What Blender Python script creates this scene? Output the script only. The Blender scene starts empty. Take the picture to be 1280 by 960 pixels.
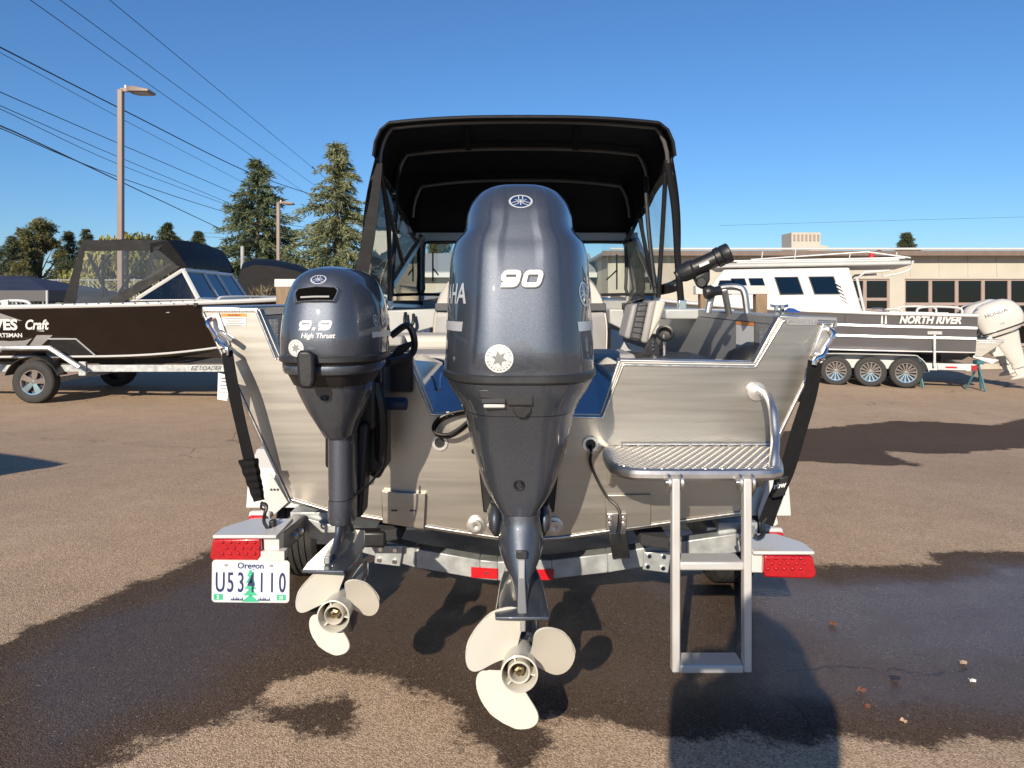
import bpy, bmesh, math, random
import numpy as np
from mathutils import Vector, Matrix, Euler
from mathutils.bvhtree import BVHTree
random.seed(7); rng = np.random.default_rng(7)
R = math.radians
scene = bpy.context.scene
COL = scene.collection

# ---------------------------------------------------------------- camera
EYE = 1.55                      # camera height; a level camera with a shifted lens
FPX, CX, CY = 900.0, 640.0, 380.0
cam_d = bpy.data.cameras.new('camera'); cam = bpy.data.objects.new('camera', cam_d); COL.objects.link(cam)
cam.location = (0, 0, EYE); cam.rotation_euler = (R(90), 0, 0)
cam_d.sensor_width = 36; cam_d.lens = FPX / 1280 * 36
cam_d.shift_y = -(480 - CY) / 1280; cam_d.clip_start = 0.05; cam_d.clip_end = 3000
scene.camera = cam
scene.render.resolution_x, scene.render.resolution_y = 1024, 768

# ---------------------------------------------------------------- sky and sun
SUN_EL, SUN_AZ = 25.0, 16.0     # elevation; heading of the light to the right of straight ahead
w = bpy.data.worlds.new('World'); scene.world = w; w.use_nodes = True
nt = w.node_tree; bg = nt.nodes['Background']
sky = nt.nodes.new('ShaderNodeTexSky'); sky.sky_type = 'NISHITA'; sky.sun_disc = False
sky.sun_elevation = R(SUN_EL); sky.sun_rotation = R(180 + SUN_AZ)
sky.air_density = 1.2; sky.dust_density = 0.0; sky.ozone_density = 10.0; sky.altitude = 100
nt.links.new(sky.outputs[0], bg.inputs[0]); bg.inputs[1].default_value = 0.094
sd = bpy.data.lights.new('sun', 'SUN'); so = bpy.data.objects.new('sun', sd); COL.objects.link(so)
sd.energy = 5.0; sd.angle = R(0.5); sd.color = (1.0, 0.87, 0.70)
ldir = Vector((math.sin(R(SUN_AZ)) * math.cos(R(SUN_EL)), math.cos(R(SUN_AZ)) * math.cos(R(SUN_EL)), -math.sin(R(SUN_EL))))
so.rotation_euler = ldir.to_track_quat('-Z', 'Y').to_euler(); so.location = (-3, -8, 12)
vs = scene.view_settings; vs.view_transform = 'Standard'; vs.look = 'None'; vs.exposure = 0.42; vs.gamma = 1
vs.use_curve_mapping = False

# ---------------------------------------------------------------- helpers
def gy(y): t = max(0.0, min(1.0, (y - 3.4) / 6.1)); return 0.27 * (1 - t * t * (3 - 2 * t))
def gz(x, y=20.0): return -0.0175 * max(-12.0, min(14.0, x)) + gy(y)   # the lot falls gently to the right and away from the viewer
def P(px, py, Y): return Vector(((px - CX) / FPX * Y, Y, EYE - (py - CY) / FPX * Y))
def GP(px, py):                                                 # photo point on the ground
    Y = 4.0
    for _ in range(40): Y = 0.5 * Y + 0.5 * (EYE - gz((px - CX) / FPX * Y, Y)) * FPX / (py - CY)
    return ((px - CX) / FPX * Y, Y)
ORG = {}
def props(o, label=None, cat=None, group=None, kind=None):
    if label: o['label'] = label
    if cat: o['category'] = cat
    if group: o['group'] = group
    if kind: o['kind'] = kind
    return o
def thing(name, label, cat, loc=(0, 0, 0), rot=0, group=None, local=False):
    o = bpy.data.objects.new(name, None); o.empty_display_size = 0.1; COL.objects.link(o)
    o.location = loc; o.rotation_euler = (0, 0, rot) if not isinstance(rot, (tuple, list)) else rot
    ORG[o.name] = Vector((0, 0, 0)) if local else Vector(loc)
    return props(o, label, cat, group)
def finish(me, name, m, parent, ang=35, origin=None):
    for p in me.polygons: p.use_smooth = True
    me.set_sharp_from_angle(angle=R(ang))
    o = bpy.data.objects.new(name, me); COL.objects.link(o)
    if m: me.materials.append(m)
    if parent is not None:
        org = ORG[parent.name]; ORG[o.name] = org
        if org.length > 0: me.transform(Matrix.Translation(-org))
        o.parent = parent
    else:
        if origin is None:
            c = [v.co for v in me.vertices]
            lo = [min(a[i] for a in c) for i in range(3)]; hi = [max(a[i] for a in c) for i in range(3)]
            origin = Vector(((lo[0] + hi[0]) / 2, (lo[1] + hi[1]) / 2, lo[2]))
        me.transform(Matrix.Translation(-Vector(origin))); o.location = origin; ORG[o.name] = Vector(origin)
    return o
class MB:
    def __init__(s): s.v = []; s.f = []
    def add(s, vs_, fs, M=None):
        n = len(s.v)
        s.v += [tuple(M @ Vector(q)) if M else tuple(q) for q in vs_]
        s.f += [tuple(i + n for i in q) for q in fs]; return s
    def box(s, c, d, M=None):
        x, y, z = d[0] / 2, d[1] / 2, d[2] / 2
        T = Matrix.Translation(Vector(c)) @ (M.to_4x4() if M else Matrix())
        return s.add([(i, j, k) for i in (-x, x) for j in (-y, y) for k in (-z, z)],
                     [(0, 1, 3, 2), (4, 6, 7, 5), (0, 4, 5, 1), (2, 3, 7, 6), (0, 2, 6, 4), (1, 5, 7, 3)], T)
    def loft(s, rings, cap0=True, cap1=True, closed=True):
        n = len(rings[0]); vs_ = [q for r in rings for q in r]; fs = []
        for a in range(len(rings) - 1):
            for i in range(n if closed else n - 1):
                j = (i + 1) % n
                fs.append((a * n + i, a * n + j, (a + 1) * n + j, (a + 1) * n + i))
        if cap0: fs.append(tuple(range(n))[::-1])
        if cap1: fs.append(tuple((len(rings) - 1) * n + i for i in range(n)))
        return s.add(vs_, fs)
    def prism(s, poly, off):
        off = Vector(off); a = [Vector(q) for q in poly]
        return s.loft([a, [q + off for q in a]])
    def tube(s, pts, r, n=8, closed=False, cap=True):
        pts = [Vector(q) for q in pts]; m = len(pts)
        rs = r if isinstance(r, (list, tuple)) else [r] * m
        rings = []; up = None
        for i in range(m):
            if closed: t = pts[(i + 1) % m] - pts[i - 1]
            else: t = pts[min(i + 1, m - 1)] - pts[max(i - 1, 0)]
            t.normalize()
            if up is None: up = t.orthogonal().normalized()
            up = (up - t * up.dot(t))
            if up.length < 1e-5: up = t.orthogonal()
            up.normalize(); b = t.cross(up)
            rings.append([pts[i] + (up * math.cos(k * 2 * math.pi / n) + b * math.sin(k * 2 * math.pi / n)) * rs[i] for k in range(n)])
        if closed: return s.loft(rings + [rings[0]], False, False)
        return s.loft(rings, cap, cap)
    def cyl(s, a, b, r, r2=None, n=16):
        return s.tube([a, b], [r, r if r2 is None else r2], n)
    def lathe(s, prof, c, axis=(0, 1, 0), n=32, cap=False):
        ax = Vector(axis).normalized(); u = ax.orthogonal().normalized(); b = ax.cross(u); c = Vector(c)
        rings = [[c + ax * h + (u * math.cos(k * 2 * math.pi / n) + b * math.sin(k * 2 * math.pi / n)) * max(r, 1e-4) for k in range(n)] for r, h in prof]
        return s.loft(rings, cap, cap)
    def grid(s, rows, thick=None):
        n = len(rows[0])
        return s.add([q for r in rows for q in r], [(a * n + i, a * n + i + 1, (a + 1) * n + i + 1, (a + 1) * n + i) for a in range(len(rows) - 1) for i in range(n - 1)])
    def mesh(s, name, recalc=True):
        me = bpy.data.meshes.new(name); me.from_pydata(s.v, [], s.f)
        if recalc:
            bm = bmesh.new(); bm.from_mesh(me); bmesh.ops.remove_doubles(bm, verts=bm.verts, dist=1e-6)
            bmesh.ops.recalc_face_normals(bm, faces=bm.faces); bm.to_mesh(me); bm.free()
        me.update(); return me
    def build(s, name, m, parent=None, ang=35, bevel=0, seg=2, sub=0, solid=0, recalc=True, label=None, cat=None, group=None, kind=None):
        o = finish(s.mesh(name, recalc), name, m, parent, ang)
        if solid:
            md = o.modifiers.new('s', 'SOLIDIFY'); md.thickness = solid; md.offset = 0
            md = o.modifiers.new('e', 'EDGE_SPLIT'); md.split_angle = R(max(ang, 45)); md.use_edge_sharp = False
        if bevel:
            md = o.modifiers.new('b', 'BEVEL'); md.width = bevel; md.segments = seg; md.limit_method = 'ANGLE'; md.angle_limit = R(40); md.harden_normals = False
        if sub:
            md = o.modifiers.new('u', 'SUBSURF'); md.levels = sub; md.render_levels = sub
        return props(o, label, cat, group, kind)
def smooth_path(pts, k=6):                                       # Catmull-Rom
    p = [Vector(q) for q in pts]; p = [2 * p[0] - p[1]] + p + [2 * p[-1] - p[-2]]; out = []
    for i in range(1, len(p) - 2):
        for j in range(k):
            t = j / k; a, b, c, d = p[i - 1], p[i], p[i + 1], p[i + 2]
            out.append(0.5 * ((2 * b) + (c - a) * t + (2 * a - 5 * b + 4 * c - d) * t * t + (3 * b - a - 3 * c + d) * t ** 3))
    return out + [p[-2]]
def superring(xc, hw, y0, y1, z, e=3.0, n=56, e2=None):
    yc, hd = (y0 + y1) / 2, (y1 - y0) / 2; out = []
    for k in range(n):
        a = 2 * math.pi * k / n; c, s_ = math.cos(a), math.sin(a)
        ee = e if s_ < 0 else (e2 or e)
        out.append(Vector((xc + hw * math.copysign(abs(c) ** (2 / ee), c), yc + hd * math.copysign(abs(s_) ** (2 / ee), s_), z)))
    return out
def interp_levels(L, k=4):                                       # smooth in-between rings
    A = np.array(L, float); out = []
    pts = np.vstack([2 * A[0] - A[1], A, 2 * A[-1] - A[-2]])
    for i in range(1, len(pts) - 2):
        for j in range(k):
            t = j / k; a, b, c, d = pts[i - 1], pts[i], pts[i + 1], pts[i + 2]
            cr = 0.5 * ((2 * b) + (c - a) * t + (2 * a - 5 * b + 4 * c - d) * t * t + (3 * b - a - 3 * c + d) * t ** 3)
            lin = b + (c - b) * t
            out.append(cr * 0.75 + lin * 0.25)
    out.append(A[-1]); return out
def copy_tree(o, parent=None):
    c = o.copy(); COL.objects.link(c); c.parent = parent; ORG[c.name] = ORG.get(o.name, Vector((0, 0, 0)))
    for ch in list(o.children): copy_tree(ch, c)
    return c

# ---------------------------------------------------------------- materials
MATS = {}
def nodes(name):
    m = bpy.data.materials.new(name); m.use_nodes = True
    t = m.node_tree; return m, t, t.nodes['Principled BSDF'], t.nodes['Material Output']
def N(t, ty, **kw):
    n = t.nodes.new(ty)
    for k, v in kw.items():
        if k in n.inputs.keys(): n.inputs[k].default_value = v
        else: setattr(n, k, v)
    return n
def mat(name, col, rough=0.5, metal=0.0, var=0.12, vscale=6.0, bump=0.0, bscale=60.0, coat=0.0, stretch=(1, 1, 1), rvar=0.1, spec=0.5, detail=5, trans=0, aniso=0, cvar=None):
    if name in MATS: return MATS[name]
    m, t, b, o = nodes(name)
    tc = N(t, 'ShaderNodeTexCoord'); mp = N(t, 'ShaderNodeMapping'); mp.inputs['Scale'].default_value = stretch
    t.links.new(tc.outputs['Object'], mp.inputs[0])
    n1 = N(t, 'ShaderNodeTexNoise', Scale=vscale, Detail=detail); t.links.new(mp.outputs[0], n1.inputs['Vector'])
    mx = N(t, 'ShaderNodeMix', data_type='RGBA')
    c1 = [max(0, c * (1 - var)) for c in col] + [1]; c2 = (list(cvar) + [1]) if cvar else [min(1, c * (1 + var)) for c in col] + [1]
    mx.inputs[6].default_value = c1; mx.inputs[7].default_value = c2
    rp = N(t, 'ShaderNodeMapRange'); rp.inputs[1].default_value = 0.3; rp.inputs[2].default_value = 0.7
    t.links.new(n1.outputs[0], rp.inputs[0]); t.links.new(rp.outputs[0], mx.inputs[0]); t.links.new(mx.outputs[2], b.inputs['Base Color'])
    r2 = N(t, 'ShaderNodeMapRange'); r2.inputs[1].default_value = 0.3; r2.inputs[2].default_value = 0.7
    r2.inputs[3].default_value = max(0.02, rough * (1 - rvar)); r2.inputs[4].default_value = min(1, rough * (1 + rvar))
    t.links.new(n1.outputs[0], r2.inputs[0]); t.links.new(r2.outputs[0], b.inputs['Roughness'])
    b.inputs['Metallic'].default_value = metal; b.inputs['Specular IOR Level'].default_value = spec
    b.inputs['Coat Weight'].default_value = coat; b.inputs['Coat Roughness'].default_value = 0.03
    if bump:
        n2 = N(t, 'ShaderNodeTexNoise', Scale=bscale, Detail=4.0); t.links.new(mp.outputs[0], n2.inputs['Vector'])
        bp = N(t, 'ShaderNodeBump', Strength=bump, Distance=0.01); t.links.new(n2.outputs[0], bp.inputs['Height']); t.links.new(bp.outputs[0], b.inputs['Normal'])
    MATS[name] = m; return m
def glassmat(name, tint=(0.9, 0.95, 0.95), refl=1.0, rough=0.02, haze=0.0, hcol=(0.8, 0.8, 0.8)):
    if name in MATS: return MATS[name]
    m, t, b, o = nodes(name); t.nodes.remove(b)
    tr = N(t, 'ShaderNodeBsdfTransparent'); tr.inputs[0].default_value = (*tint, 1)
    gl = N(t, 'ShaderNodeBsdfGlossy', Roughness=rough); fr = N(t, 'ShaderNodeFresnel', IOR=1.5)
    mu = N(t, 'ShaderNodeMath', operation='MULTIPLY'); mu.inputs[1].default_value = refl
    tc = N(t, 'ShaderNodeTexCoord'); nz = N(t, 'ShaderNodeTexNoise', Scale=3.0, Detail=2.0); t.links.new(tc.outputs['Object'], nz.inputs['Vector'])
    bp = N(t, 'ShaderNodeBump', Strength=0.05 + haze * 0.8, Distance=0.02); t.links.new(nz.outputs[0], bp.inputs['Height'])
    t.links.new(bp.outputs[0], gl.inputs['Normal'])
    mx = N(t, 'ShaderNodeMixShader'); t.links.new(fr.outputs[0], mu.inputs[0]); t.links.new(mu.outputs[0], mx.inputs[0])
    t.links.new(tr.outputs[0], mx.inputs[1]); t.links.new(gl.outputs[0], mx.inputs[2]); out = mx
    if haze:
        df = N(t, 'ShaderNodeBsdfDiffuse'); df.inputs[0].default_value = (*hcol, 1)
        m2 = N(t, 'ShaderNodeMixShader'); m2.inputs[0].default_value = haze
        t.links.new(mx.outputs[0], m2.inputs[1]); t.links.new(df.outputs[0], m2.inputs[2]); out = m2
    t.links.new(out.outputs[0], o.inputs[0]); MATS[name] = m; return m
ALU = mat('brushed_aluminium', (0.435, 0.410, 0.365), 0.39, 1.0, 0.045, 3.0, 0.0, 30.0, stretch=(.6, 1, 14), rvar=0.08, detail=8)
ALU2 = mat('satin_aluminium', (0.62, 0.61, 0.59), 0.40, 1.0, 0.06, 9.0, 0.05, 40)
ANOD = mat('anodised_aluminium', (0.56, 0.55, 0.53), 0.5, 0.4, 0.06, 9.0, 0.03, 40)
WELD = mat('weld_bead', (0.66, 0.64, 0.60), 0.34, 1.0, 0.15, 60)
CHROME = mat('polished_steel', (0.80, 0.80, 0.80), 0.12, 1.0, 0.05)
MIRR = mat('polished_well_plate', (0.55, 0.57, 0.60), 0.10, 1.0, 0.08, 8)
GALV = mat('galvanised_steel', (0.42, 0.445, 0.45), 0.48, 0.55, 0.22, 16, 0.08, 50)
WHITE = mat('white_paint', (0.54, 0.54, 0.525), 0.35, 0, 0.03, 4, coat=0.3)
OFFW = mat('propeller_paint', (0.54, 0.515, 0.445), 0.35, 0, 0.03, 10, coat=0.2)
def motor_paint():
    m, t, b, o = nodes('metallic_blue_grey_paint')
    tc = N(t, 'ShaderNodeTexCoord'); vo = N(t, 'ShaderNodeTexVoronoi', Scale=900.0); t.links.new(tc.outputs['Object'], vo.inputs['Vector'])
    mx = N(t, 'ShaderNodeMix', data_type='RGBA'); mx.inputs[6].default_value = (0.060, 0.070, 0.091, 1); mx.inputs[7].default_value = (0.112, 0.128, 0.156, 1)
    sp = N(t, 'ShaderNodeSeparateColor'); t.links.new(vo.outputs['Color'], sp.inputs[0]); t.links.new(sp.outputs[0], mx.inputs[0]); t.links.new(mx.outputs[2], b.inputs['Base Color'])
    b.inputs['Metallic'].default_value = 0.7; b.inputs['Roughness'].default_value = 0.50
    b.inputs['Coat Weight'].default_value = 1.0; b.inputs['Coat Roughness'].default_value = 0.02
    nz = N(t, 'ShaderNodeTexNoise', Scale=700.0, Detail=1.0); t.links.new(tc.outputs['Object'], nz.inputs['Vector'])
    bp = N(t, 'ShaderNodeBump', Strength=0.15, Distance=0.001); t.links.new(nz.outputs[0], bp.inputs['Height']); t.links.new(bp.outputs[0], b.inputs['Normal'])
    return m
MOTOR = motor_paint()
BLACKP = mat('black_plastic', (0.012, 0.0125, 0.014), 0.42, 0, 0.2, 30, 0.05, 200)
BAND = mat('dark_rubber_and_latch_shade', (0.025, 0.026, 0.028), 0.4, 0, 0.1, 20)  # dark rubber parts; also paints the shading on the latch cover
CANVAS = mat('black_canvas', (0.0065, 0.0065, 0.008), 0.55, 0, 0.3, 7, 0.6, 7, spec=0.16)
RECESS_SHADE = mat('painted_recess_shade', (0.003, 0.003, 0.003), 1.0, 0, 0.2, spec=0.05)
WEB = mat('black_webbing', (0.009, 0.009, 0.010), 0.8, 0, 0.3, 60, 0.5, 300, spec=0.15)
RUBBER = mat('tyre_rubber', (0.028, 0.027, 0.026), 0.75, 0, 0.25, 20, 0.3, 120)
BUNK = mat('bunk_carpet', (0.035, 0.037, 0.042), 0.95, 0, 0.5, 220, 0.8, 260)
BEIGE = mat('beige_vinyl', (0.50, 0.47, 0.41), 0.5, 0, 0.05, 8, 0.1, 180)
GREYV = mat('grey_vinyl', (0.30, 0.29, 0.28), 0.5, 0, 0.08, 8, 0.1, 180)
DARKV = mat('charcoal_vinyl', (0.07, 0.07, 0.075), 0.55, 0, 0.2, 120, 0.2, 200)
GREYP = mat('grey_boat_paint', (0.26, 0.265, 0.265), 0.4, 0.15, 0.06, 5, 0.04, 60)
LTGREY = mat('light_grey_paint', (0.40, 0.41, 0.40), 0.42, 0.1, 0.05, 5)
STICK = mat('white_decal', (0.66, 0.66, 0.64), 0.4, 0, 0.02)
SILV = mat('silver_decal', (0.72, 0.73, 0.73), 0.35, 0.5, 0.05)
ORANGE = mat('orange_decal', (0.85, 0.25, 0.03), 0.4, 0, 0.03)
INK = mat('dark_print', (0.03, 0.03, 0.04), 0.5, 0, 0.1)
NAVY = mat('navy_print', (0.025, 0.035, 0.11), 0.45, 0, 0.05)
GREEN = mat('green_print', (0.05, 0.42, 0.24), 0.45, 0, 0.1, 40)
GLASS = glassmat('clear_glass', (0.86, 0.90, 0.89))
TINT = glassmat('tinted_glass', (0.16, 0.18, 0.20), 1.6)
VINYL = glassmat('clear_vinyl', (0.88, 0.88, 0.86), 0.9, 0.05, 0.04, (0.7, 0.7, 0.68))
def red_lens():
    m, t, b, o = nodes('red_lens')
    tc = N(t, 'ShaderNodeTexCoord'); vo = N(t, 'ShaderNodeTexVoronoi', Scale=120.0); t.links.new(tc.outputs['Object'], vo.inputs['Vector'])
    cr = N(t, 'ShaderNodeValToRGB'); cr.color_ramp.elements[0].color = (0.50, 0.006, 0.014, 1); cr.color_ramp.elements[1].color = (0.33, 0.003, 0.009, 1); cr.color_ramp.elements[1].position = 0.6
    t.links.new(vo.outputs[0], cr.inputs[0]); t.links.new(cr.outputs[0], b.inputs['Base Color'])
    b.inputs['Roughness'].default_value = 0.3; b.inputs['Coat Weight'].default_value = 1; b.inputs['Coat Roughness'].default_value = 0.04
    return m
RED = red_lens()
REDF = mat('red_reflector', (0.50, 0.006, 0.012), 0.25, 0, 0.15, 150, 0.3, 200, coat=0.5)
def tread_mat():
    m, t, b, o = nodes('diamond_tread_aluminium')
    tc = N(t, 'ShaderNodeTexCoord'); mp = N(t, 'ShaderNodeMapping'); mp.inputs['Scale'].default_value = (42, 42, 42); mp.inputs['Rotation'].default_value = (0, 0, R(30))
    t.links.new(tc.outputs['Object'], mp.inputs[0])
    vo = N(t, 'ShaderNodeTexVoronoi', Scale=1.0); vo.inputs['Randomness'].default_value = 0.0; t.links.new(mp.outputs[0], vo.inputs['Vector'])
    cr = N(t, 'ShaderNodeValToRGB'); cr.color_ramp.elements[0].color = (1, 1, 1, 1); cr.color_ramp.elements[0].position = 0.25; cr.color_ramp.elements[1].color = (0, 0, 0, 1); cr.color_ramp.elements[1].position = 0.5
    t.links.new(vo.outputs[0], cr.inputs[0]); bp = N(t, 'ShaderNodeBump', Strength=1.0, Distance=0.006); t.links.new(cr.outputs[0], bp.inputs['Height']); t.links.new(bp.outputs[0], b.inputs['Normal'])
    b.inputs['Base Color'].default_value = (0.72, 0.70, 0.66, 1); b.inputs['Metallic'].default_value = 1; b.inputs['Roughness'].default_value = 0.36
    return m
TREAD = tread_mat()
# text as flat or slightly raised mesh; M takes text x to right, y to up
def RV(c, sx=1.0): c = Vector(c); return Matrix(((1, 0, 0, c.x), (0, 0, -1, c.y), (0, 1, 0, c.z), (0, 0, 0, 1)))
def text(s, size, m, parent, M, name='lettering', extrude=0.0006, shear=0.0, offset=0.0, conform=None, xs=1.0, lift=0.0015, spacing=1.0):
    cu = bpy.data.curves.new('t', 'FONT'); cu.body = s; cu.size = size; cu.extrude = 0.0 if conform else extrude; cu.shear = shear; cu.offset = offset
    cu.align_x = 'CENTER'; cu.align_y = 'CENTER'; cu.resolution_u = 3; cu.space_character = spacing
    to = bpy.data.objects.new('t', cu); COL.objects.link(to)
    me = bpy.data.meshes.new_from_object(to); bpy.data.objects.remove(to); bpy.data.curves.remove(cu)
    me.materials.clear()
    me.transform(Matrix.Diagonal((xs, 1, 1, 1)))
    if conform:
        bm = bmesh.new(); bm.from_mesh(me)
        bmesh.ops.triangulate(bm, faces=bm.faces)
        for _ in range(3):
            es = [e for e in bm.edges if e.calc_length() > size * 0.18]
            if not es: break
            bmesh.ops.subdivide_edges(bm, edges=es, cuts=1); bmesh.ops.triangulate(bm, faces=bm.faces)
        bm.to_mesh(me); bm.free()
    me.transform(M)
    if conform: project(me, conform, lift)
    return finish(me, name, m, parent, 40)
def project(me, bd, lift):
    bvh, d = bd; d = Vector(d)
    for v in me.vertices:
        h = bvh.ray_cast(v.co - d * 1.0, d)
        if h[0]: v.co = h[0] - d * lift
def bvh_of(mb, d=(0, 1, 0)): return (BVHTree.FromPolygons([Vector(q) for q in mb.v], mb.f), d)

# ================================================================ ground
WET = [[(-60, 838), (0, 806), (60, 772), (130, 747), (200, 720), (262, 690), (330, 662), (420, 640), (560, 622), (760, 617), (900, 640), (985, 698), (1015, 709), (1050, 706),
        (1130, 711), (1170, 703), (1160, 690), (1280, 690), (1420, 692), (1420, 942), (1280, 936), (1030, 927), (838, 921), (780, 911), (667, 900), (684, 932), (640, 962),
        (611, 936), (570, 917), (562, 895), (510, 865), (465, 839), (412, 842), (349, 850), (322, 880), (300, 908), (190, 928), (130, 965), (60, 1010), (-60, 1040)],
       [(820, 548), (905, 542), (990, 538), (1055, 532), (1120, 526), (1170, 527), (1240, 532), (1280, 522), (1420, 518), (1420, 552), (1280, 560), (1180, 568), (1108, 564), (1150, 583),
        (1080, 581), (1000, 577), (900, 578), (820, 572)],
       [(330, 893), (345, 872), (385, 868), (430, 868), (455, 880), (450, 900), (420, 913), (370, 917), (338, 908)]]
def seg_sdf(X, Y, poly):
    pts = np.array([GP(*q) for q in poly]); n = len(pts)
    d = np.full(X.shape, 1e9); ins = np.zeros(X.shape, bool)
    for i in range(n):
        a, b = pts[i], pts[(i + 1) % n]; e = b - a
        t = np.clip(((X - a[0]) * e[0] + (Y - a[1]) * e[1]) / (e @ e + 1e-12), 0, 1)
        d = np.minimum(d, np.hypot(X - a[0] - t * e[0], Y - a[1] - t * e[1]))
        c = ((a[1] > Y) != (b[1] > Y)); xi = (b[0] - a[0]) * (Y - a[1]) / (b[1] - a[1] + 1e-12) + a[0]
        ins ^= c & (X < xi)
    return np.where(ins, d, -d)
gxs = np.unique(np.concatenate([np.linspace(-300, -20, 15), np.linspace(-20, -4, 33), np.arange(-4, 7.0, 0.045), np.linspace(7, 20, 40), np.linspace(20, 300, 15)]))
gys = np.unique(np.concatenate([np.linspace(-60, -4, 15), np.linspace(-4, 2, 13), np.arange(2.0, 9.0, 0.045), np.linspace(9, 20, 40), np.linspace(20, 400, 30)]))
GXm, GYm = np.meshgrid(gxs, gys)
sds = [seg_sdf(GXm, GYm, p) for p in WET]; sdf = np.maximum.reduce(sds)
gt_ = np.clip((GYm - 3.4) / 6.1, 0, 1); gv = np.stack([GXm.ravel(), GYm.ravel(), (-0.0175 * np.clip(GXm, -12, 14) + 0.27 * (1 - gt_ * gt_ * (3 - 2 * gt_))).ravel()], 1)
nx = len(gxs); ny = len(gys); ii = (np.arange(ny - 1)[:, None] * nx + np.arange(nx - 1)[None]).ravel()
gf = np.stack([ii, ii + 1, ii + nx + 1, ii + nx], 1)
gme = bpy.data.meshes.new('ground'); gme.from_pydata(gv.tolist(), [], gf.tolist())
at = gme.attributes.new('wet', 'FLOAT', 'POINT'); at.data.foreach_set('value', np.clip(sdf, -1, 1).ravel().astype(np.float32))
at = gme.attributes.new('film', 'FLOAT', 'POINT'); at.data.foreach_set('value', (np.clip(sds[0] * 3 + .2, 0, 1) * .7 + .3 * np.clip(.5 + seg_sdf(GXm, GYm, [(940, 735), (1060, 722), (1170, 712), (1290, 704), (1420, 706), (1420, 820), (1230, 826), (1120, 818), (1010, 790), (950, 770)]) * 4, 0, 1)).ravel().astype(np.float32))
for p in gme.polygons: p.use_smooth = True
def asphalt():
    m, t, b, o = nodes('asphalt'); L = t.links.new
    tc = N(t, 'ShaderNodeTexCoord'); V = tc.outputs['Object']
    def noise(s, d=4.0, r=0.55): n = N(t, 'ShaderNodeTexNoise', Scale=s, Detail=d, Roughness=r); L(V, n.inputs['Vector']); return n.outputs[0]
    def math_(op, a, b_, c=None):
        n = N(t, 'ShaderNodeMath', operation=op)
        for i, q in enumerate((a, b_, c)):
            if q is None: continue
            if isinstance(q, (int, float)): n.inputs[i].default_value = q
            else: L(q, n.inputs[i])
        return n.outputs[0]
    def rng_(v, a, b_, c=0.0, d=1.0):
        n = N(t, 'ShaderNodeMapRange', interpolation_type='SMOOTHSTEP')
        for i, q in enumerate((a, b_, c, d)): n.inputs[i + 1].default_value = q
        L(v, n.inputs[0]); return n.outputs[0]
    vo = N(t, 'ShaderNodeTexVoronoi', Scale=230.0); L(V, vo.inputs['Vector'])
    vc = N(t, 'ShaderNodeSeparateColor'); L(vo.outputs['Color'], vc.inputs[0])
    big = noise(0.55, 5.0); med = noise(4.0, 5.0); fine = noise(170.0, 3.0, 0.7)
    # dry aggregate: tan matrix with paler and darker stones
    c1 = N(t, 'ShaderNodeMix', data_type='RGBA'); c1.inputs[6].default_value = (0.285, 0.200, 0.132, 1); c1.inputs[7].default_value = (0.590, 0.440, 0.305, 1)
    L(rng_(math_('ADD', math_('MULTIPLY', vc.outputs[0], 0.8), math_('MULTIPLY', med, 0.35)), 0.2, 0.95), c1.inputs[0])
    c2 = N(t, 'ShaderNodeMix', data_type='RGBA', blend_type='MULTIPLY'); c2.inputs[0].default_value = 1.0; L(c1.outputs[2], c2.inputs[6])
    g = N(t, 'ShaderNodeCombineColor'); k = rng_(math_('ADD', math_('MULTIPLY', big, 0.7), math_('MULTIPLY', fine, 0.3)), 0.3, 0.7, 0.88, 1.06)
    for i in range(3): L(k, g.inputs[i])
    L(g.outputs[0], c2.inputs[7])
    cv_ = N(t, 'ShaderNodeTexVoronoi', Scale=0.22, feature='DISTANCE_TO_EDGE'); dn = N(t, 'ShaderNodeTexNoise', Scale=2.5, Detail=5.0); L(V, dn.inputs['Vector'])
    av = N(t, 'ShaderNodeVectorMath', operation='MULTIPLY_ADD'); L(dn.outputs['Color'], av.inputs[0]); av.inputs[1].default_value = (.5, .5, .5); L(V, av.inputs[2]); L(av.outputs[0], cv_.inputs['Vector'])
    crack = math_('MULTIPLY', rng_(cv_.outputs[0], 0.0004, 0.0022, 1.0, 0.0), rng_(noise(0.9, 3.0), 0.45, 0.6))
    ck = N(t, 'ShaderNodeMix', data_type='RGBA', blend_type='MULTIPLY'); ck.inputs[7].default_value = (0.42, 0.40, 0.40, 1); L(crack, ck.inputs[0]); L(c2.outputs[2], ck.inputs[6]); c2 = ck
    # wet mask: measured outline roughened by noise; thin patchy drying fringe
    a = N(t, 'ShaderNodeAttribute', attribute_name='wet')
    s = math_('ADD', a.outputs['Fac'], math_('MULTIPLY', math_('SUBTRACT', noise(3.2, 7.0, 0.68), 0.5), 0.42))
    s = math_('ADD', s, math_('MULTIPLY', math_('SUBTRACT', noise(45.0, 5.0, 0.8), 0.5), 0.18))
    fa = N(t, 'ShaderNodeAttribute', attribute_name='film'); wet = rng_(s, -0.025, 0.04); deep = math_('MULTIPLY', rng_(s, 0.0, 0.30), math_('MINIMUM', math_('MULTIPLY', fa.outputs['Fac'], 1.4286), 1.0)); pool = rng_(fa.outputs['Fac'], 0.70, 1.0)
    wc = N(t, 'ShaderNodeMix', data_type='RGBA', blend_type='MULTIPLY'); wc.inputs[7].default_value = (0.195, 0.185, 0.195, 1)
    L(wet, wc.inputs[0]); L(c2.outputs[2], wc.inputs[6])
    # pale specks of stone that stay dry
    sp = rng_(vc.outputs[1], 0.985, 0.996); sm = N(t, 'ShaderNodeMix', data_type='RGBA'); sm.inputs[7].default_value = (0.40, 0.36, 0.32, 1)
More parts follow.
